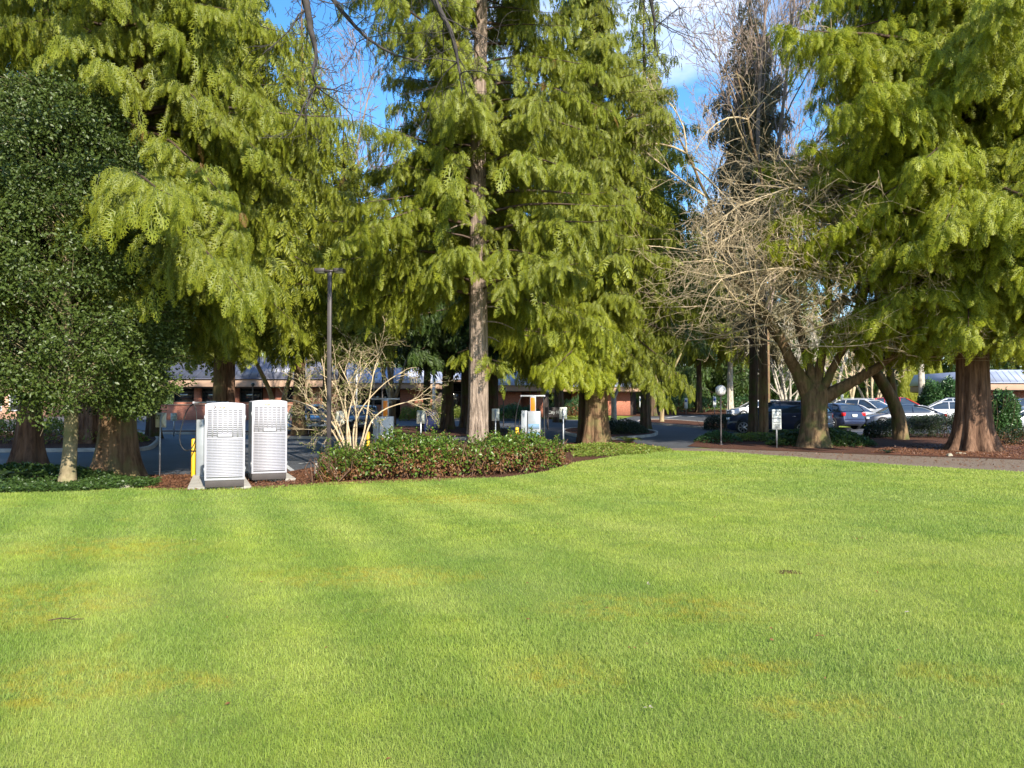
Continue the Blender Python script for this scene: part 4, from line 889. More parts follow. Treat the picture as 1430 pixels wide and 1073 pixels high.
# arching, budding shrub at the left end of the hedge
def arching():
    rng = np.random.default_rng(17); x, y = G(492, 650); D = y; b = np.array([x, y, float(zg(y))]); t = thing('arching_shrub', 'multi-stemmed pale shrub with arching twigs and tiny new leaves behind the hedge end', 'shrub', b)
    wd, tw, lf, tips = Acc(), Acc(), Acc(), []; k = D / F; L = lambda px, py, dy=0: np.array([(px - 492) * k, dy, (HY - py) * k + CH - b[2]])
    st = [[(478, 632), (470, 600), (462, 578), (452, 555), (447, 515), (443, 500)], [(482, 632), (478, 610), (468, 590), (455, 570), (440, 558), (425, 548)], [(486, 632), (484, 600), (486, 580), (494, 550), (505, 520), (512, 508)],
          [(490, 632), (488, 605), (480, 575), (470, 545), (460, 530), (440, 520)], [(494, 632), (492, 600), (500, 575), (515, 555), (540, 530), (560, 520)], 
          [(500, 632), (508, 605), (512, 570), (516, 540), (520, 510), (530, 490)], [(504, 632), (512, 600), (518, 585), (535, 570), (570, 560), (598, 556)], [(488, 632), (485, 590), (478, 560), (483, 535), (495, 515), (500, 495)],
          [(484, 632), (474, 605), (462, 585), (440, 568), (418, 560), (405, 558)], [(496, 632), (498, 595), (495, 565), (488, 540), (478, 520), (470, 505)], [(480, 632), (470, 612), (460, 596), (440, 575), (432, 562), (415, 540)]]
    P = dict(wig=[.1, .16, .22, .25], grav=[-.01, -.02, -.02, -.02], taper=.4, rmin=.004, kids=[4, 4, 3, 3], ang=(25, 65), rr=.5, lr=(.45, .8), s0=.1)
    for i, q in enumerate(st):
        dy = rng.uniform(-.5, .6); q = np.array([L(a, c, dy * j / 5) for j, (a, c) in enumerate(q)]); s = np.linspace(0, 1, 6); si = np.linspace(0, 1, 14); q = np.stack([np.interp(si, s, q[:, j]) for j in range(3)], -1); q[1:-1] = (q[:-2] + 2 * q[1:-1] + q[2:]) / 4
        q = np.r_[[[q[0, 0] * .6, q[0, 1], -.05]], q]
        wd.tube(q, np.linspace(.030, .010, 15), 7)
        for j in range(4): m = rng.integers(5, 14); grow(tw, rng, q[m], unit(q[m + 1] - q[m]) + rng.normal(0, .7, 3), rng.uniform(.7, 1.3), .009, 1, 3, P, tips)
    for tp in tips:
        leafball(lf, tp[-1], .10, 5, .05, rng, shell=.1); leafball(lf, tp[2], .08, 3, .045, rng, shell=.1)
    wd.build('stems', M['twig_tan'], t, smooth=True); tw.build('twigs', M['twig_tan'], t, smooth=True); lf.build('leaves', M['shrubtwigleaf'], t, att=True)
arching()
# arborvitae row behind the cars
for i, px in enumerate([1262, 1269, 1276, 1283, 1300, 1312]):
    rng = np.random.default_rng(90 + i); b = B(px, 84); t = thing('arborvitae', 'narrow golden-green arborvitae in the row behind the red car', 'shrub', b, 0, 'arborvitae row behind the red car')
    A = Acc(); n = 2600; z = rng.uniform(.1, 5.0, n); a = rng.uniform(0, 2 * pi, n); rr = np.interp(z, [0, .5, 3, 5], [.5, .62, .5, .05]) * rng.uniform(.6, 1, n)
    scatter(A, T_FAR, np.c_[np.cos(a) * rr, np.sin(a) * rr, z], np.c_[np.cos(a) * .4, np.sin(a) * .4, np.ones(n)], np.c_[np.cos(a), np.sin(a), np.zeros(n)] + rng.normal(0, .4, (n, 3)), rng.uniform(.25, .5, n), rng)
    A.build('foliage', M['gold'], t, att=True)
# low debris on the lawn
def lump(name, label, cat, px, py, r, mat, seed, flat=.45, z=.02):
    rng = np.random.default_rng(seed); x, y = G(px, py); bm = bmesh.new(); bmesh.ops.create_icosphere(bm, subdivisions=3, radius=1)
    ph = rng.uniform(0, 6, 6)
    for v in bm.verts:
        c = v.co.copy(); k = 1 + .18 * sin(3 * c.x + ph[0]) * sin(3 * c.y + ph[1]) + .10 * sin(7 * c.y + ph[2]) + .08 * sin(8 * c.z + 5 * c.x + ph[3]); v.co = Vector((c.x * r[0] * k, c.y * r[1] * k, c.z * r[2] * k))
    me = bpy.data.meshes.new(name); bm.to_mesh(me); bm.free(); me.materials.append(mat)
    for p in me.polygons: p.use_smooth = True
    o = bpy.data.objects.new(name, me); COL.objects.link(o); o.location = (x, y, float(zg(y)) + z); return tag(o, label, cat)
lump('rock', 'flat pale stone at the lawn edge right of the massive cedar trunk', 'rock', 175, 683, (.15, .10, .055), M['rock'], 1)
lump('molehill', 'small brown patch of bare earth in the middle of the right lawn', 'earth', 1100, 804, (.16, .10, .022), M['mulch'], 2)
lump('rock', 'small grey stone at the left foot of the huge right cedar', 'rock', 1326, 638, (.09, .09, .09), M['rock'], 3)
lump('rock', 'low flat stone under the huge right cedar', 'rock', 1341, 635, (.16, .09, .05), M['rock'], 4)
for i, (px, py, w) in enumerate([(1268, 868, .045), (270, 763, .035), (430, 733, .04), (1197, 760, .05), (905, 828, .04), (1146, 902, .045), (905, 1010, .03)]):
    x, y = G(px, py); A = Acc(); rng = np.random.default_rng(i); scatter(A, LEAF, np.array([[0, 0, 0.]] * 3) + rng.normal(0, .012, (3, 3)) * [1, 1, 0], rng.normal(size=(3, 3)) * [1, 1, .2], np.array([[0, -.2, 1.]] * 3), np.array([w * .8] * 3), rng)
    o = A.build('dead_leaf', M['dead' if i in (3, 5) else 'rock'], None, att=True); o.location = (x, y, .075)
    tag(o, ['white scrap of leaf lying on the right lawn', 'pale leaf scrap on the left lawn below the cabinets', 'pale scrap on the lawn below the right cabinet', 'brown leaf on the far right lawn', 'curled pale leaf right of the lawn centre', 'withered brown leaf on the right lawn below the bare earth', 'tiny pale leaf near the bottom of the lawn'][i], 'leaf')
x, y = G(90, 880); A = Acc(); A.tube([(-.12, 0, .07), (-.03, .01, .085), (.05, .0, .08), (.13, .02, .075)], [.004, .005, .004, .003], 5); A.tube([(.02, 0, .082), (.07, .05, .10)], [.003, .002], 4); o = A.build('twig', M['bark_dark']); o.location = (x, y, 0); tag(o, 'thin dark twig lying on the left lawn', 'twig')

def lawn_litter():
    rng = np.random.default_rng(44); poly = np.array(LAWN); O = np.c_[rng.uniform(-14, 14, 900), 3.5 + 20 * rng.random(900) ** .8]; O = O[inside(O, poly)]; n = len(O); A = Acc()
    scatter(A, LEAF, np.c_[O, rng.uniform(.045, .062, n)], rng.normal(size=(n, 3)) * [1, 1, .2], np.array([0, -.2, 1]) + rng.normal(0, .3, (n, 3)), rng.uniform(.012, .038, n), rng)
    o = A.build('fallen_bits', M['dead'], None, att=True); tag(o, 'tiny withered leaves and bits scattered over the lawn', 'litter', kind='stuff')
lawn_litter()
# ------------------------------------------------------------ lawn blades
def blades():
    rng = np.random.default_rng(2); poly = np.array(LAWN); Vs, Fs, As, n0 = [], [], [], 0
    for (y0, y1, dens, wd, h, seg) in [(2.4, 4.2, 13000, .0022, .031, 1), (4.2, 6.0, 8500, .0030, .031, 1), (6.0, 9.0, 5200, .0043, .031, 0), (9.0, 13, 2800, .0068, .031, 0), (13, 18, 1400, .0105, .032, 0), (18, 27, 600, .018, .032, 0)]:
        hx = y1 * .70 + 3.2; n = int((y1 - y0) * 2 * hx * dens); O = np.c_[rng.uniform(-hx, hx, n), rng.uniform(y0, y1, n)]
        O = O[(np.abs(O[:, 0]) < O[:, 1] * .70 + 3.2) & inside(O, poly)]; n = len(O)
        cl = .5 + .5 * np.sin(O[:, 0] * 2.1 + 1.7 * np.sin(O[:, 1] * 1.3)) * np.sin(O[:, 1] * 2.6 + 1.2 * np.sin(O[:, 0] * 1.9))
        hh = h * rng.uniform(.45, 1.4, n) * (.75 + .45 * cl); a = rng.uniform(0, 2 * pi, n); le = hh * rng.uniform(.15, .95, n); d = np.c_[np.cos(a), np.sin(a)]; fa = rng.uniform(0, 2 * pi, n); p = np.c_[np.cos(fa), np.sin(fa)] * wd * rng.uniform(.6, 1.3, n)[:, None]
        z0 = np.full(n, .028); rn = rng.random(n)
        if seg:
            m = O + d * le[:, None] * .35; e = O + d * le[:, None]
            v = np.stack([np.c_[O - p / 2, z0], np.c_[O + p / 2, z0], np.c_[m - p * .42, z0 + hh * .6], np.c_[m + p * .42, z0 + hh * .6], np.c_[e, z0 + hh * .95]], 1); nv = 5
            t = np.array([[0, 1, 3], [0, 3, 2], [2, 3, 4]]); at = np.array([0, 0, .5, .5, 1])
        else:
            e = O + d * le[:, None] * .9; v = np.stack([np.c_[O - p / 2, z0], np.c_[O + p / 2, z0], np.c_[e, z0 + hh]], 1); nv = 3; t = np.array([[0, 1, 2]]); at = np.array([0, 0, 1])
        Vs.append(v.reshape(-1, 3)); Fs.append((t[None] + (np.arange(n) * nv)[:, None, None]).reshape(-1, 3) + n0); As.append(np.stack([np.tile(at, n), np.repeat(rn, nv)], -1)); n0 += n * nv
    A = Acc(); A.v = Vs; A.n = n0; A.f[3] = Fs; A.a = As
    o = A.build('grass', M['blade'], None, att=True); tag(o, 'sunlit green mown grass of the wide lawn', 'grass', kind='stuff')
blades()
# ------------------------------------------------------------ charging cabinets
def cabinet(px, py, lab, num):
    x, y = G(px, py); D = y; k = D / F; w = (53 if num else 47.5) * k; H = (683 - 565) * 14.9 / F if num else 112 * k
    H = (118 if num else 111) * k; dp = .62; rz = R(21) if num else R(25)
    t = thing('charging_cabinet', lab, 'cabinet', (x, y + .34, .075), rz, 'white charging power cabinets')
    Acc().box(0, 0, .065, w * .97, dp * .95, .13).build('plinth', M['plinth'], t, bevel=.006)
    A = Acc(); n = 9; z0 = .13; zt = H - .04; prof = [(-w / 2, z0), (w / 2, z0), (w / 2, zt)] + [(w / 2 * cos(a), zt + .045 * sin(a) ** .8) for a in np.linspace(.12, pi - .12, n)] + [(-w / 2, zt)]
    A.prism(prof, -dp / 2, dp / 2); A.build('housing', M['white_paint'], t, bevel=.022)
    # upper vented panel: fine slots in seven columns; lower panel: thin louvres
    L1, L2, D1 = Acc(), Acc(), Acc(); yf = -dp / 2; cw = w * .88 / 7
    top = zt - .10; mid = top - .50; nb = 14
    D1.box(0, yf - .002, (top + mid) / 2, w * .88, .004, top - mid)
    for i in range(nb + 1): L1.box(0, yf - .007, top - i * (top - mid) / nb, w * .89, .014, (top - mid) / nb * .50)
    for i in range(8): L1.box(-w * .44 + i * cw, yf - .0085, (top + mid) / 2, .024 if 0 < i < 7 else .018, .017, top - mid + .02)
    nl = 25; bot = z0 + .04; D2 = Acc(); D2.box(0, yf - .002, (mid + bot) / 2 - .01, w * .90, .004, mid - bot - .03)
    for i in range(nl): L2.box(0, yf - .008, mid - .03 - (i + .5) * (mid - bot - .05) / nl, w * .905, .014, (mid - bot) / nl * .74)
    for i in range(0, 8): L2.box(-w * .44 + i * cw, yf - .007, (mid + bot) / 2 - .01, .006, .013, mid - bot - .04)
    D1.build('vent_gap_shade', M['louvre_dark'], t); L1.build('vent_panel', M['white_paint'], t); D2.build('louvre_gap_shade', M['louvre_dark'], t); L2.build('louvre_panel', M['white_paint'], t)
    Acc().box(0, yf - .014, mid + .02, w * .35, .026, .06).build('latch_plate', M['white_paint'], t, bevel=.006)
    A = Acc(); A.box(0, yf - .012, (top + mid) / 2 - .06 + .13, .001, .001, .001)
    text('logo_lettering', '-charge', .058, M['orange_text'], t, (-.07 * w - .035, yf - .006, zt - .045)); text('logo_lettering', 'point', .058, M['grey_text'], t, (.19 * w, yf - .006, zt - .045))
    if num: text('number', '3', .085, M['sign_black'], t, (-.26 * w, yf - .006, zt - .045), bold=.002)
    # side hinges, edge trims
    [Acc().box(s * (w / 2 + .006), -dp / 2 + .05, z, .012, .03, .10).build('hinge', M['silver'], t) for s in (-1, 1) for z in (z0 + .2, zt - .25)]
    return t
def pad(pts, label, h=.075):
    A = Acc(); pts = gl(pts); p = np.array(pts); n = len(p); c = p.mean(0)
    v = [(q[0], q[1], -.05) for q in p] + [(q[0], q[1], h) for q in p]
    A.add(v, [[i, (i + 1) % n, n + (i + 1) % n, n + i] for i in range(n)]); A.add([(q[0], q[1], h) for q in p], [[0, 1, 2, 3]])
    o = A.build('concrete_pad', M['concrete']); tag(o, label, 'pad'); return o
pad([(262, 686.5), (351, 684.5), (340, 668), (270, 668)], 'pale concrete pad under the left charging cabinet')
pad([(356, 674.5), (413, 673), (398, 663), (346, 664)], 'pale concrete pad under the right charging cabinet')
cabinet(304, 686.5, 'tall white louvred charging cabinet with the number 3, left of the pair', True)
cabinet(366, 675.5, 'tall white louvred charging cabinet without a number, right of the pair', False)

# ------------------------------------------------------------ charging stations
def station(px, D, ztop, zbody, lab, rz, body='silver', split=True, half=.5, lights=True, cables=((-.47, -.30), (.47, .36)), cam_z=None):
    t = thing('charging_station', lab, 'charging station', B(px, D), rz)
    Acc().box(0, 0, .04, .72, .5, .08).build('base_plate', M['concrete'], t, bevel=.01)
    A = Acc(); A.box(.10, 0, (zbody + .08) / 2, .44, .34, zbody - .08); A.build('body', M['silver' if body == 'silver' else 'white_station'], t, bevel=.02)
    A = Acc(); A.box(-.24, .03, (zbody + .06) / 2, .20, .30, zbody - .02); A.build('side_column', M['grey_metal'], t, bevel=.015)
    f = Acc().box(.10, -.178, zbody - .62, .40, .012, 1.1).build('front_panel', M['grey_metal'] if body == 'silver' else M['white_station'], t, bevel=.004)
    g = Acc(); [g.box(.10 - .17 + i * .038, -.190, zbody - .52, .018, .012, .17) for i in range(10)]; g.build('vent_grille', M['bluegrille'], f)
    g = Acc(); [g.box(.10 - .17 + i * .038, -.190, zbody - .84, .018, .012, .26) for i in range(10)]; g.build('vent_grille', M['bluegrille'], f)
    m = Acc().box(.06, 0, (zbody + ztop) / 2, .20, .13, ztop - zbody + .02).build('mast', M['silver'], t, bevel=.01)
    Acc().box(.06, -.068, (zbody + ztop) / 2 - .02, .145, .012, ztop - zbody - .06).build('light_panel', M['orange' if body == 'silver' else 'orange_brightened'], m, bevel=.003)
    Acc().box(.05, 0, ztop + .01, half * 2, .09, .055).build('arm', M['silver'], t, bevel=.012)
    for s in (-1, 1): Acc().box(.05 + s * (half - .02), 0, ztop + .01, .05, .10, .065).build('arm_end_cap', M['white_paint'], t, bevel=.01)
    for s, out in cables:
        x0 = .05 + s * .93 * half / .5; A = Acc(); q = []
        for u in np.linspace(0, 1, 26):
            if u < .5: v = u / .5; q.append((x0 + out * .95 * sin(v * pi / 2) ** .8 - (x0 - .25 * np.sign(s)) * 0, -.05, ztop - .02 - (ztop - .42) * v ** 1.5))
            else: v = (u - .5) / .5; q.append((x0 + out * .95 * cos(v * pi / 2) + (np.sign(s) * .05) * v, -.05 + .03 * v, .40 - .10 * sin(v * pi) + (zbody - .55) * v ** 1.6))
        A.tube(q, .016, 8); A.build('charging_cable', M['rubber'], t, smooth=True)
    return t
station(742, 26.5, 1.93, 1.42, 'grey charging station with orange panel and black cables, right of the grey furrowed trunk', R(-6), cables=((-.45, -.28), (.45, .05)), half=.42)
station(536, 25.5, 1.82, 1.25, 'white charging station with orange panel behind the arching shrub', R(3), body='white', half=.46, cables=((-.45, -.1),))
# station hidden behind the left cabinet: its arm and loop of cable show
def st_left():
    D = 17.2; b = B(285, D); k = D / F; t = thing('charging_station', 'charging station half hidden behind the numbered cabinet, arm above and cable loop to its left', 'charging station', b)
    L = lambda px, py, dy=0: np.array([(px - 285) * k, dy, (HY - py) * k + CH - b.z])
    zb = L(0, 586)[2]; Acc().box(L(281, 0)[0], .1, zb / 2, 10.5 * k, .34, zb).build('side_column', M['grey_metal'], t, bevel=.02)
    Acc().box(L(294, 0)[0], .12, zb / 2, 16 * k, .36, zb - .03).build('body', M['silver'], t, bevel=.02)
    z1 = L(0, 562.5)[2]; Acc().box(L(292, 0)[0], .1, (zb + z1) / 2, .16, .13, z1 - zb).build('mast', M['silver'], t, bevel=.01)
    Acc().box(L(292, 0)[0], .1, z1, 48 * k, .08, 2.8 * k).build('arm', M['silver'], t, bevel=.01); Acc().box(L(292.5, 0)[0], .1, z1, 11 * k, .12, 4.6 * k).build('arm_bracket', M['white_paint'], t, bevel=.01)
    for px in (268.5, 315): Acc().box(L(px, 0)[0], .1, z1, 2.6 * k, .1, 3.2 * k).build('arm_end_cap', M['white_paint'], t, bevel=.008)
    q = [L(*p) for p in [(270, 565), (264, 568), (259, 578), (255, 592), (252, 604), (251, 614), (253, 622), (257, 628), (262, 630), (267, 628), (271.5, 622), (274, 612), (275, 600), (275, 585), (274, 572), (272, 567), (270, 565)]]
    q = np.array(q); s = np.linspace(0, 1, len(q)); si = np.linspace(0, 1, 50); q = np.stack([np.interp(si, s, q[:, j]) for j in range(3)], -1)
    for _ in range(3): q[1:-1] = (q[:-2] + 2 * q[1:-1] + q[2:]) / 4
    Acc().tube(q, .012, 8).build('charging_cable', M['rubber'], t, smooth=True)
st_left()
def bollard(px, py, top, lab, w=7.0):
    x, y = G(px, py); k = y / F; h = (py - top) * k; t = thing('bollard', lab, 'bollard', (x, y, float(zg(y)))); r = w * k / 2
    Acc().lathe([(r, 0), (r, h - r * .5), (r * .85, h - r * .2), (r * .4, h), (0.001, h)], seg=18).build('post', M['yellow'], t, smooth=True); Acc().lathe([(r * 1.02, h * .66), (r * 1.02, h * .70)], seg=18).build('band', M['sign_black'], t)
bollard(270, 667, 613, 'yellow bollard left of the numbered cabinet', 6.2); bollard(514, 640, 603, 'yellow bollard behind the hedge, left of the white charging station', 5.5); bollard(722, 634, 597, 'yellow bollard behind the hedge, left of the grey charging station', 5)

# ------------------------------------------------------------ signs
def sign(px, D, y0, y1, wpx, lab, backs=True, mat='sign_back', post='galv', ppx=2.0, texts=(), rz=0, name='parking_sign', postw=None):
    b = B(px, D); k = D / F; t = thing(name, lab, 'sign', b, rz); zt = (HY - y0) * k + CH - b.z; zb = (HY - y1) * k + CH - b.z; w = wpx * k; pw = ppx * k / 2
    A = Acc(); A.box(0, .02, (zt - .02) / 2, pw * 1.6, .03, zt - .02) if backs is False else A.box(0, -.03, (zt - .03) / 2, pw * 1.7, .035, zt - .03); A.build('post', M[post], t)
    r = .06 * w; c = [(sx * (w / 2 - r) + r * cos(a), (zt + zb) / 2 + sz * ((zt - zb) / 2 - r) + r * sin(a)) for sx, sz, a0 in ((1, 1, 0), (-1, 1, pi / 2), (-1, -1, pi), (1, -1, 1.5 * pi)) for a in np.linspace(a0, a0 + pi / 2, 5)]
    pn = Acc().prism(c, -.003, .003).build('panel', M[mat], t)
    if backs: A = Acc(); [A.cyl(0, 0, 0, .001, .001, 6)] if False else [A.box(0, -.052, z, .025, .012, .025) for z in (zt - .08, zb + .08)]; A.build('bolts', M['galv'], t)
    for (s, sz, dz, m) in texts: text('lettering', s, sz, M[m], pn, (0, -.006, zt - dz), bold=.001)
    return t
sign(225, 17.6, 576.5, 597, 15, 'back of a small white sign on a thin post, left of the cabinets')
sign(475, 24.0, 574, 593, 12, 'back of a small sign among the pale stems of the arching shrub')
sign(588, 25.0, 573.5, 592, 12, 'back of a small sign in front of the blue mailbox')
sign(692, 25.0, 571, 588, 10.5, 'back of a small sign directly right of the grey furrowed trunk')
sign(786.5, 23.6, 569, 585.5, 10.5, 'back of a small sign at the right end of the hedge')
def ptext(k, rows): return rows
sign(243, 38, 577, 588, 9, 'small pale parking sign with green lettering, left of the cabinets', False, 'sign_white', texts=[('EV', .10, .09, 'sign_green'), ('ONLY', .10, .2, 'sign_green'), ('PARKING', .06, .30, 'sign_green')])
sign(401, 38, 577, 588, 9, 'small pale parking sign with green lettering, right of the cabinets', False, 'sign_white', texts=[('EV', .10, .09, 'sign_green'), ('ONLY', .10, .2, 'sign_green'), ('PARKING', .06, .30, 'sign_green')])
sign(431, 38.5, 573, 590, 5, 'narrow dark sign on a thin post in front of the white car', False, 'dark_metal', ppx=1.2)
for px, D, y0, y1, lb in [(895, 66, 554, 569, 'tall narrow white accessible parking sign beside the dark red round sign'), (958, 72, 556, 570.5, 'tall narrow white accessible parking sign between the driveway tree and the globe lamp'), (998, 70, 554, 568.5, 'tall narrow white accessible parking sign just left of the globe lamp')]:
    t = sign(px, D, y0, y1, 4.3, lb, False, 'sign_white', ppx=1.0)
    k = D / F; zt = (HY - y0) * k + CH - t.location.z
    Acc().box(0, -.006, zt - .28, .17, .004, .22).build('blue_symbol', M['sign_blue'], t)
t = sign(901.5, 52, 559, 566, 5, 'dark red octagonal sign on a wooden post by the driveway', False, 'sign_red', 'wood_post', 2.6, name='stop_sign')
sign(1176, 68, 549, 559, 4, 'plain pale sign post rising above the white cars', False, 'sign_white', ppx=2.0)
t = sign(1084.5, 29, 572, 600, 13, 'white permit sign with black lettering in front of the dark blue car', False, 'sign_white', 'galv', 2.4, rz=R(3), texts=[('VISITOR', .085, .085, 'sign_black'), ('2 HOUR', .085, .215, 'sign_black'), ('PARKING', .08, .34, 'sign_black'), ('CITY HALL', .05, .50, 'sign_black'), ('CUSTOMERS', .05, .58, 'sign_black'), ('ONLY', .05, .66, 'sign_black')])
Acc().box(0, -.006, .565 + .42, .30, .004, .01).build('rule', M['sign_black'], t)
# City Hall sign
b = B(776, 47); t = thing('directional_sign', 'low dark sign with white City Hall lettering', 'sign', b, R(4)); zc = CH - b.z - (576 - HY) * 47 / F
Acc().box(0, 0, zc, 1.30, .12, .62).build('panel', M['dark_metal'], t, bevel=.02); A = Acc(); A.box(-.5, .0, (zc - .3) / 2, .1, .08, zc - .3); A.box(.5, .0, (zc - .3) / 2, .1, .08, zc - .3); A.build('posts', M['dark_metal'], t)
text('lettering', 'City Hall', .26, M['sign_white'], t, (-.02, -.066, zc), bold=.006)
# ------------------------------------------------------------ lamps and poles
def pole_lamp():
    x, y = G(459, 656); D = y; k = D / F; t = thing('light_pole', 'tall dark square light pole with twin box heads behind the left hedge end', 'light pole', (x, y, 0)); H = (656 - 380) * k
    Acc().lathe([(.20, -.05), (.20, .34), (.18, .36), (.001, .36)], seg=24).build('footing', M['concrete'], t)
    A = Acc().box(0, 0, .36 + (H - .36) / 2, 5.6 * k, 5.6 * k, H - .36); A.build('pole', M['dark_metal'], t, bevel=.008); Acc().box(0, 0, .375, .22, .22, .03).build('flange', M['dark_metal'], t)
    Acc().box(0, 0, H + .03, .30, .07, .05).build('arm', M['dark_metal'], t)
    for s in (-1, 1):
        h = Acc().box(s * .24, 0, H + .04, .26, .30, .09).build('lamp_head', M['dark_metal'], t, bevel=.01); Acc().box(s * .24, 0, H - .008, .20, .24, .012).build('lens', M['globe'], h)
pole_lamp()
x, y = G(449, 663); o = Acc().lathe([(.17, -.03), (.17, .24), (.15, .27), (.001, .27)], seg=24).build('concrete_footing', M['concrete'], smooth=True); o.location = (x, y, 0); tag(o, 'stubby round pale concrete footing at the left end of the hedge', 'footing')
def globe(px, D, yc, dpx, lab, m='globe', zfoot=None):
    b = B(px, D); k = D / F; r = dpx * k / 2; zc = (HY - yc) * k + CH - b.z; t = thing('globe_lamp', lab, 'street lamp', b)
    Acc().lathe([(.09, 0), (.09, .04), (.04, .07), (.035, .2), (.032, zc - r * 1.05)], seg=14).build('post', M['dark_metal'], t, smooth=True)
    Acc().lathe([(.05, zc - r * 1.12), (.075, zc - r * 1.02), (.07, zc - r * .9)], seg=14).build('collar', M['dark_metal'], t)
    Acc().lathe([(max(r * cos(a), .0005), zc + r * sin(a)) for a in np.linspace(-pi / 2, pi / 2, 18)], seg=26).build('globe', M[m], t, smooth=True)
globe(1006.5, 31, 545.5, 15, 'white globe lamp on a thin dark post at the driveway'); globe(70, 44, 550, 14, 'white globe lamp behind the holly at the far left')
globe(703, 46, 545, 9, 'dark globe lamp in front of the brick wall, left of the grey charging station', 'globe_dark'); globe(765.5, 46, 548, 8, 'dark globe lamp right of the grey charging station', 'globe_dark')
globe(353, 42, 537, 5, 'small lantern-topped post in front of the long left building', 'globe_dark')
for px, D, yc, d, lb in [(522, 44, 506, 9, 'higher of two dish-shaped dark lamps above the arching shrub'), (534, 44.5, 519, 8, 'lower of two dish-shaped dark lamps above the arching shrub')]:
    b = B(px, D); k = D / F; zc = (HY - yc) * k + CH - b.z; t = thing('dish_lamp', lb, 'street lamp', b)
    Acc().lathe([(.08, 0), (.045, .1), (.04, zc)], seg=12).build('post', M['dark_metal'], t, smooth=True); r = d * k / 2; Acc().lathe([(.02, zc - .1), (r, zc - .02), (r * .95, zc + .05), (r * .4, zc + .16), (.001, zc + .18)], seg=20).build('shade', M['globe_dark'], t, smooth=True)
# flagpole
b = B(498, 50); k = 50 / F; t = thing('flagpole', 'thin white flagpole with a limp striped flag, seen through the branches', 'flagpole', b)
zt = (HY - 412) * k + CH - b.z; Acc().tube([(0, 0, 0), (0, 0, zt)], [.06, .035], 12).build('pole', M['flag_white'], t, smooth=True); Acc().lathe([(.001, zt + .12), (.06, zt + .06), (.001, zt)], seg=12).build('finial', M['silver'], t, smooth=True)
fl = Acc(); rows = 14; z1 = (HY - 426) * k + CH - b.z; zz = np.linspace(z1, z1 - 1.9, rows)
def fold(i, z0, z1, w0, w1): return None
mf = {}
for i in range(13):
    m = 'flag_blue' if i < 5 else ('flag_red' if i % 2 else 'flag_white'); A = mf.setdefault(m, Acc())
    for j in range(6):
        x0, x1 = .05 + j * .07, .05 + (j + 1) * .07; ys = [.09 * sin(j * 2.1 + i * .3), .09 * sin((j + 1) * 2.1 + i * .3)]; sl = .12
        zA, zB = zz[i] - x0 * sl * 5, zz[i] - x1 * sl * 5; h = 1.9 / 13
        v = [(x0, ys[0], zA), (x1, ys[1], zB), (x1, ys[1], zB - h), (x0, ys[0], zA - h)]; v += [(a, c + .01, d) for a, c, d in v]
        A.add(v, [[0, 3, 2, 1], [4, 5, 6, 7]])
fo = mf['flag_white'].build('flag', M['flag_white'], t); mf['flag_red'].build('stripes', M['flag_red'], fo); mf['flag_blue'].build('canton', M['flag_blue'], fo)
# mailbox
b = B(602, 41); t = thing('mailbox', 'dark blue street mailbox with rounded top behind the hedge', 'mailbox', b); A = Acc()
A.prism([(-.32, .18), (.32, .18), (.32, 1.0)] + [(.32 * cos(a), 1.0 + .30 * sin(a)) for a in np.linspace(.2, pi - .2, 9)] + [(-.32, 1.0)], -.33, .33, 'x'); A.build('body', M['mailblue'], t, bevel=.01)
for sx in (-1, 1):
    for sy in (-1, 1): Acc().box(sx * .27, sy * .26, .09, .05, .05, .18).build('leg', M['mailblue'], t)
Acc().box(0, -.335, .95, .46, .03, .16).build('pull_door', M['mailblue'], t, bevel=.01)

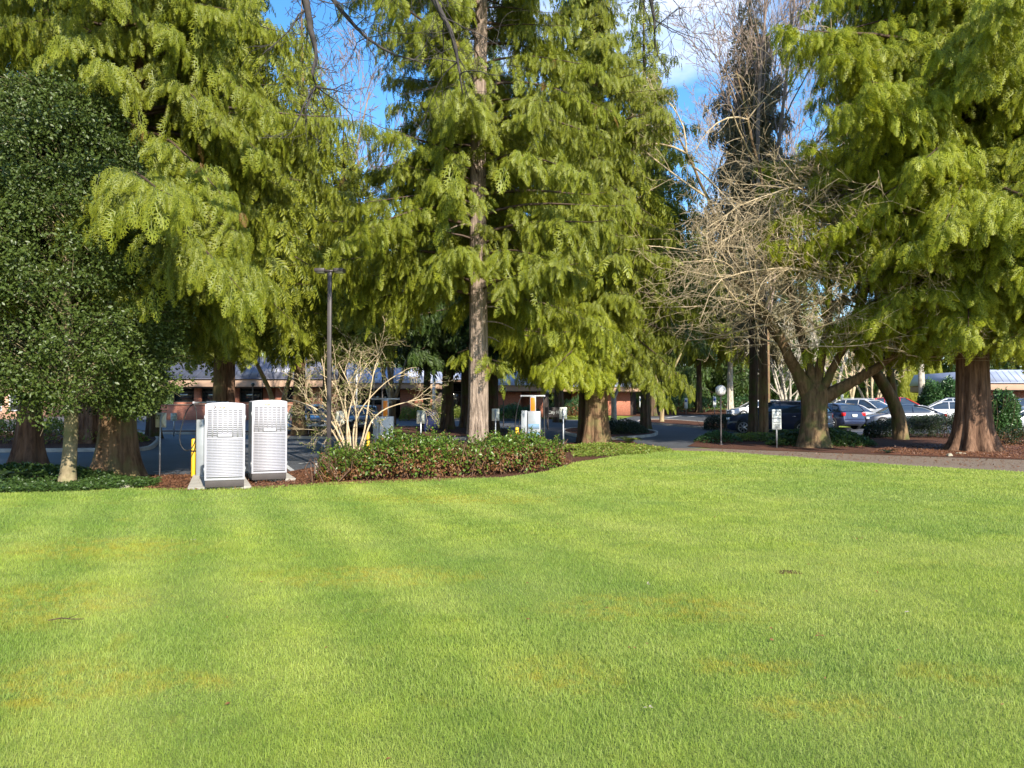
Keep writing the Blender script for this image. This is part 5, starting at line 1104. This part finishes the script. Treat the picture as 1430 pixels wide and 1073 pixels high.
# ------------------------------------------------------------ cars
def make_car(lab, pt, b, heading, kind='sedan', L=4.6, group=None, roofmat=None, name='parked_car', sticker=False, wide=1.82):
    H = {'sedan': 1.45, 'suv': 1.72, 'hatch': 1.52, 'van': 1.80}[kind]; t = thing(name, lab, 'car', b, heading, group); hw = wide / 2; s = L / 4.6; P = M[pt]
    if kind == 'sedan': top = [(-2.3, .62), (-2.22, .92), (-1.9, 1.02), (-1.3, 1.04), (.75, 1.00), (1.3, .92), (1.9, .82), (2.2, .70), (2.3, .52)]; gh = [(-1.75, 1.02), (-1.1, 1.38), (-.5, H), (.2, H - .02), (.55, 1.33), (1.15, .96)]
    elif kind == 'hatch': top = [(-2.3, .62), (-2.24, 1.0), (-2.1, 1.06), (-1.3, 1.07), (.85, 1.03), (1.4, .95), (1.95, .84), (2.22, .70), (2.3, .52)]; gh = [(-2.15, 1.06), (-1.85, 1.42), (-1.2, H), (.1, H), (.5, 1.38), (1.2, 1.0)]
    else: top = [(-2.3, .60), (-2.28, 1.1), (-2.2, 1.16), (-1.3, 1.18), (.85, 1.14), (1.35, 1.10), (1.95, 1.00), (2.24, .84), (2.3, .55)]; gh = [(-2.24, 1.16), (-2.05, 1.58), (-1.7, H - .02), (.05, H), (.45, 1.56), (1.15, 1.12)]
    xs = np.array(sorted(set([q[0] for q in top] + list(np.linspace(-2.3, 2.3, 25))))); tz = np.interp(xs, [q[0] for q in top], [q[1] for q in top])
    wx = hw * (1 - .16 * np.clip((np.abs(xs) - 1.55) / .75, 0, 1) ** 2); bz = np.interp(xs, [-2.3, -2.0, 2.0, 2.3], [.34, .20, .20, .30])
    rows = []
    for x, z, w, z0 in zip(xs, tz, wx, bz):
        m = z0 + (z - z0) * .55; rows.append([(x * s, -w * .90, z0), (x * s, -w, z0 + .12), (x * s, -w, m), (x * s, -w * .965, z - .09), (x * s, -w * .90, z - .02), (x * s, -w * .5, z + .015), (x * s, 0, z + .02), (x * s, w * .5, z + .015), (x * s, w * .90, z - .02), (x * s, w * .965, z - .09), (x * s, w, m), (x * s, w, z0 + .12), (x * s, w * .90, z0)])
    v = np.array(rows).reshape(-1, 3); nc = 13; nr = len(rows); f = [[i * nc + j, i * nc + (j + 1) % nc, (i + 1) * nc + (j + 1) % nc, (i + 1) * nc + j] for i in range(nr - 1) for j in range(nc)]
    A = Acc(); A.add(v, f); 
    for e in (0, nr - 1):
        q = e * nc; A.f[3].append(np.array([[q, q + m, q + m + 1] for m in range(1, nc - 1)]))
    body = A.build('body', P, t, smooth=True)
    m = body.modifiers.new('e', 'EDGE_SPLIT'); m.split_angle = R(38)
    # greenhouse
    gx = np.linspace(gh[0][0], gh[-1][0], 22); gz = np.interp(gx, [q[0] for q in gh], [q[1] for q in gh]); bz = np.interp(gx, [q[0] for q in top], [q[1] for q in top]) - .03
    rows = []
    for x, z, z0 in zip(gx, gz, bz):
        fr = np.clip((z - z0) / .5, 0, 1); w0 = hw * .93; w1 = w0 - .20 * fr
        rows.append([(x * s, -w0, z0), (x * s, -w1 - .02, z - .05 * fr), (x * s, -w1 + .08, z), (x * s, 0, z + .015), (x * s, w1 - .08, z), (x * s, w1 + .02, z - .05 * fr), (x * s, w0, z0)])
    v = np.array(rows).reshape(-1, 3); nc = 7; A = Acc(); A.add(v, [[i * nc + j, i * nc + j + 1, (i + 1) * nc + j + 1, (i + 1) * nc + j] for i in range(21) for j in range(6)])
    A.build('windows', M['carglass'], t, smooth=True)
    # roof and pillars painted
    RM = M[roofmat] if roofmat else P; A = Acc(); ri = [i for i in range(22) if gz[i] > H - .16]; x0, x1 = gx[ri[0]], gx[ri[-1]]
    w1 = hw * .93 - .20; q = [(x * s, y * (w1 - .0), np.interp(x, gx, gz) + .022 - (.045 if abs(y) > .95 else 0)) for x in np.linspace(x0, x1, 7) for y in (-1.03, -.85, 0, .85, 1.03)]
    A.add(q, [[i * 5 + j, i * 5 + j + 1, (i + 1) * 5 + j + 1, (i + 1) * 5 + j] for i in range(6) for j in range(4)]); A.build('roof', RM, t, smooth=True)
    A = Acc()
    for sg in (-1, 1):
        def pil(xa, xb, w):
            pa = []; n = 7; A = Acc()
            for x in np.linspace(xa, xb, n):
                z = np.interp(x, gx, gz); z0 = np.interp(x, [q_[0] for q_ in top], [q_[1] for q_ in top]); fr = min(1, max(0, (z - z0) / .5)); pa.append((x * s, sg * (hw * .93 - .20 * fr + .012), z - .03))
            A.tube(pa, w, 6); A.build('pillar', RM, t)
        pil(gh[-1][0] - .03, gh[-3][0], .035); pil(gh[0][0] + .03, gh[2][0], .05 if kind != 'sedan' else .06)
        for xb in ([-.35] if kind == 'sedan' else [-.30, -1.25]):
            z = np.interp(xb, gx, gz) - .04; Acc().tube([(xb * s, sg * (hw * .93 + .004), 1.0), (xb * s, sg * (hw * .93 - .19), z)], .032, 5).build('pillar', RM, t)
    for sx in (-1, 1):
        for sg in (-1, 1):
            x = sx * 1.40 * s; y = sg * hw; r = .33 if kind in ('sedan', 'hatch') else .37
            Acc().tube([(x, y - sg * .22, r + .03), (x, y + sg * .004, r + .03)], r + .055, 22).build('wheel_well_shade', M['trim'], t)  # black disc on the uncut body stands for the shade in the wheel well
            w = Acc().tube([(x, y - sg * .20, r), (x, y - sg * .01, r), (x, y + sg * .012, r)], [r, r, r - .035], 24).build('wheel', M['rubber'], t)
            A = Acc(); A.tube([(x, y + sg * .006, r), (x, y + sg * .018, r)], r * .30, 14)
            for j in range(7):
                a = j * 2 * pi / 7; A.tube([(x, y + sg * .014, r), (x + cos(a) * r * .66, y + sg * .014, r + sin(a) * r * .66)], .032, 4)
            th = np.linspace(0, 2 * pi, 25); A.tube(np.c_[x + np.cos(th) * r * .68, np.full(25, y + sg * .012), r + np.sin(th) * r * .68], .022, 4, cap=False); A.build('rim', M['rim'], w)
    zt = {'sedan': .80, 'hatch': .88}.get(kind, .98); ze = .66 if kind in ('sedan', 'hatch') else .80
    for sg in (-1, 1):
        Acc().box(2.19 * s, sg * hw * .72, ze, .18, .34, .14, sg * -.35).build('headlight', M['headlight'], t, bevel=.03)
        Acc().box(-2.20 * s, sg * hw * .76, zt, .16, .26, .20 if kind != 'suv' else .28, sg * .3).build('taillight', M['taillight'], t, bevel=.02)
        Acc().box(.72 * s, sg * (hw + .06), 1.04, .12, .17, .12).build('mirror', P, t, bevel=.03)
        A = Acc(); [A.box(xh * s, sg * (hw + .004), zt - .02, .16, .02, .03) for xh in (-.15, -1.0)]; A.build('door_handles', M['chrome'] if pt != 'p_black' else P, t)
    g = Acc().box(2.285 * s, 0, ze - .07, .06, hw * 1.0, .17).build('grille', M['trim'], t, bevel=.01); A = Acc(); [A.box(2.32 * s, 0, ze - .12 + i * .05, .012, hw * .96, .012) for i in range(3)]; A.build('chrome_strips', M['chrome'], g)
    Acc().box(2.22 * s, 0, .36, .18, hw * 1.5, .12).build('lower_intake', M['trim'], t, bevel=.02); Acc().box(-2.27 * s, 0, .46, .12, hw * 1.66, .16).build('rear_bumper', M['trim'] if kind == 'suv' else P, t, bevel=.03)
    Acc().box(-2.325 * s, 0, zt - .08, .02, .34, .16).build('license_plate', M['plate'], t); Acc().box(2.33 * s, 0, .50, .02, .32, .12).build('license_plate', M['plate'], t)
    if kind == 'suv':
        A = Acc(); [A.tube([(-1.6 * s, sg * .62, H + .05), (.0, sg * .62, H + .06)], .018, 6) for sg in (-1, 1)]; A.build('roof_rails', M['silver'], t)
        if pt in ('p_navy', 'p_black'): Acc().box(-2.335 * s, 0, .60, .02, hw * 1.5, .035).build('chrome_strip', M['chrome'], t)
    if sticker: Acc().prism([(-1.62, 1.20), (-1.28, 1.20), (-1.34, 1.46)], -hw * .93 + .03, -hw * .93 + .045).build('window_sticker', M['pink_cone'], t)
    return t
def car(px, D, head, *a, **k): return make_car(a[0], a[1], B(px, D), R(head), **k)
cars = [
 (432, 41.5, -68, 'white-grey car facing the lot, partly behind the cedar on the mulch island', 'p_silver', dict(kind='hatch', L=4.4)),
 (507, 43, -80, 'dark car behind the stems of the arching shrub', 'p_black', dict(kind='sedan')),
 (1087, 39.5, 142, 'dark blue sport utility vehicle with a chrome strip, behind the permit sign', 'p_navy', dict(kind='suv', L=4.9, sticker=True)),
 (1058, 62, 180, 'white hatchback half hidden by the twin stems behind the globe lamp', 'p_white', dict(kind='hatch')),
 (1158, 47, 108, 'black hatchback with red tail lights, rear toward us, beside the mossy trunk', 'p_navy', dict(kind='hatch', L=4.2)),
 (1184, 49.5, -62, 'white sedan nosing toward the verge, next to the black hatchback', 'p_white', dict(kind='sedan')),
 (1214, 51.5, -60, 'white sport utility vehicle with dark grille, right of the white sedan', 'p_white', dict(kind='suv', L=4.7)),
 (1238, 56, -35, 'black car behind the pale post, partly behind the leaning trunk', 'p_black', dict(kind='hatch')),
 (1262, 55, -20, 'bright red sport utility vehicle behind the leaning dark trunk', 'p_red', dict(kind='van', L=4.8)),
 (1258, 46.5, 176, 'slate blue sedan above the clipped hedge, in front of the red vehicle', 'p_blue', dict(kind='sedan')),
 (1316, 54, 158, 'white wagon with red tail light beside the huge cedar trunk', 'p_white', dict(kind='hatch', L=4.7)),
 (1322, 58, 160, 'second white car, only its roof showing beyond the white wagon', 'p_white', dict(kind='suv')),
 (1422, 52, 175, 'black car at the right frame edge beyond the laurel', 'p_black', dict(kind='suv')),
 (1440, 41, 170, 'silver car at the right frame edge behind the low shrubs', 'p_silver', dict(kind='sedan')),
]
for px, D, hd, lb, pt, kw in cars: car(px, D, hd, lb, pt, **kw)

# ------------------------------------------------------------ buildings
def zat(py, D): return (HY - py) * D / F + CH
def xat(px, D): return (px - CX) * D / F
def pavilion(lab, px0, px1, D, yr0, yr1, yf, inset=(0, 0), depth=14, walls=(), roof='metal_roof', name='civic_building', wallz=0, seams=.6, proud=1.2, basew=None):
    """low building: brick and glass wall, tan fascia, battered metal roof. px range is the fascia; yr0/yr1 roof top/bottom rows, yf fascia bottom row"""
    x0, x1 = xat(px0, D), xat(px1, D); cx = (x0 + x1) / 2; zb = float(zg(D)); t = thing(name, lab, 'building', (cx, D, zb)); w = x1 - x0
    zt, ze, zf = zat(yr0, D) - zb, zat(yr1, D) - zb, zat(yf, D) - zb
    A = Acc(); A.box(0, depth / 2, (ze + zf) / 2, w, depth, ze - zf); A.build('fascia', M['fascia'], t, bevel=.03)
    Acc().box(0, depth / 2, zf - .03, w - .3, depth - .3, .06).build('soffit', M['soffit'], t)
    i0, i1 = inset; bk = (zt - ze) * .75; r = Acc(); e = .12
    v = [(-w / 2 - e, -e, ze + .02), (w / 2 + e, -e, ze + .02), (w / 2 - i1, bk, zt), (-w / 2 + i0, bk, zt), (-w / 2 - e, depth, ze + .02), (w / 2 + e, depth, ze + .02), (w / 2 - i1, depth - bk, zt), (-w / 2 + i0, depth - bk, zt)]
    r.add(v, [[0, 1, 2, 3], [4, 7, 6, 5], [3, 2, 6, 7], [0, 3, 7, 4], [1, 5, 6, 2], [0, 4, 5, 1]]); rf = r.build('roof', M[roof], t)
    s = Acc(); n = int(w / seams)
    for i in range(n + 1):
        u = i / n; a = np.array([-w / 2 + u * w, -e, ze + .04]); c = np.array([(-w / 2 + i0) + u * (w - i0 - i1), bk, zt + .02]); s.tube([a, c], .028, 4)
    s.tube([(-w / 2 - e, -e, ze + .02), (w / 2 + e, -e, ze + .02)], .05, 4); s.tube([(-w / 2 + i0, bk, zt), (w / 2 - i1, bk, zt)], .06, 4); s.build('standing_seams', M[roof], rf)
    wy = proud; top = zf - .06
    for q in walls:
        a, c = (xat(q[1], D) - cx), (xat(q[2], D) - cx)
        if q[0] == 'brick': Acc().box((a + c) / 2, wy + .2 + 1.2 * (q[3] if len(q) > 3 else 0), top / 2 - .1, c - a, .4, top + .2).build('brick_wall', M['brick'], t)
        if q[0] == 'low': z = zat(q[3], D) - zb; Acc().box((a + c) / 2, wy - .3, z / 2 - .1, c - a, .3, z + .2).build('low_wall', M['brick'], t); Acc().box((a + c) / 2, wy - .3, z + .04, c - a + .1, .4, .08).build('wall_cap', M['fascia'], t)
        if q[0] == 'glass':
            z0 = zat(q[3], D) - zb; Acc().box((a + c) / 2, wy + .25, z0 / 2 - .1, c - a, .3, z0 + .2).build('sill_wall', M['brick'], t)
            nn = max(1, int((c - a) / 1.5)); ww = (c - a) / nn
            for i in range(nn):
                xm = a + (i + .5) * ww; f = Acc(); [f.box(xm + sx * (ww / 2 - .04), wy + .2, (z0 + top) / 2, .07, .12, top - z0) for sx in (-1, 1)]; [f.box(xm, wy + .202, z, ww - .16, .11, .07) for z in (z0 + .04, top - .04, z0 + (top - z0) * .72)]
                fr = f.build('window', M['window_frame'], t); Acc().box(xm, wy + .24, (z0 + top) / 2, ww - .15, .02, top - z0 - .1).build('pane', M['glass'], fr)
        if q[0] == 'door': dz = Acc().box((a + c) / 2, wy + .15, top / 2, c - a, .12, top).build('door', M['door_red'], t); Acc().box((a + c) / 2 + .3, wy + .07, 1.05, .05, .05, .25).build('handle', M['silver'], dz)
        if q[0] == 'post': Acc().box((a + c) / 2, .35, zf / 2, c - a, c - a, zf).build('pillar', M['downpipe'], t)
    Acc().box(0, depth * .55, top / 2, w * .96, depth * .7, top - .05).build('interior_core', M['soffit'], t)
    return t
pavilion('long brick and glass building with slate-blue metal roof behind the cabinets', 215, 468, 60, 497, 529.5, 540.5, (2, 1), 16, [('low', 215, 468, 566), ('glass', 232, 262, 562), ('brick', 262, 272), ('glass', 272, 300, 562), ('brick', 300, 326, 0), ('glass', 326, 358, 562), ('door', 360, 378), ('brick', 378, 392), ('glass', 392, 425, 562), ('brick', 426, 466)], 'metal_roof_dark')
pavilion('brick building with pale blue roof and tan fascia above the blue mailbox', 455, 613, 62, 514, 535, 543, (1.5, 1), 14, [('glass', 480, 540, 566), ('brick', 556, 603), ('brick', 456, 480)])
b = B(606, 59.5); t = thing('downpipe', 'tall pale square drainpipe at the brick corner above the mailbox', 'drainpipe', b); Acc().box(0, 0, 1.85, .22, .18, 3.7).build('pipe', M['downpipe'], t); Acc().box(0, 0, 3.75, .34, .26, .24).build('hopper', M['downpipe'], t)
pavilion('dark glazed link building between the brick wings', 607, 692, 66, 520, 530, 533, (0, 0), 12, [('glass', 609, 646, 580), ('brick', 646, 651), ('glass', 651, 690, 580)])
pavilion('brick wing with pale blue roof behind the grey charging station', 686, 770, 63, 516, 538, 546.5, (1, 1.5), 14, [('brick', 690, 728), ('brick', 728, 760, 1)])
pavilion('small wing with trapezoid pale blue metal roof beyond the driveway', 780, 896.5, 68, 512, 540, 547, (2.5, 2.6), 12, [('brick', 800, 883), ], seams=.7)
pavilion('low brown building with pale roof at the right frame edge', 1372, 1540, 66, 517, 535, 545, (0, 1), 12, [('door', 1420, 1428), ('brick', 1376, 1400), ('glass', 1400, 1420, 575), ('brick', 1428, 1500)])
# salmon building far left
D = 62; x0, x1 = xat(-190, D), xat(31, D); zb = float(zg(D)); t = thing('salmon_building', 'sunlit salmon building glimpsed under the holly at the far left', 'building', ((x0 + x1) / 2, D, zb)); w = x1 - x0
zt = zat(520, D) - zb; Acc().box(0, 5, zt / 2, w, 10, zt).build('wall', M['pinkwall'], t); Acc().box(0, 5, zt + .12, w + .6, 10.6, .24).build('roof', M['metal_roof'], t, bevel=.03)
for px in (-120, -90, -60, -5, 22):
    xm = xat(px, D) - (x0 + x1) / 2; f = Acc(); [f.box(xm + s * .45, -.04, 1.35, .08, .1, 1.4) for s in (-1, 1)]; [f.box(xm, -.042, z, .82, .09, .08) for z in (.68, 1.35, 2.02)]; fr = f.build('window', M['flag_white'], t); Acc().box(xm, -.02, 1.35, .84, .04, 1.3).build('pane', M['glass'], fr)
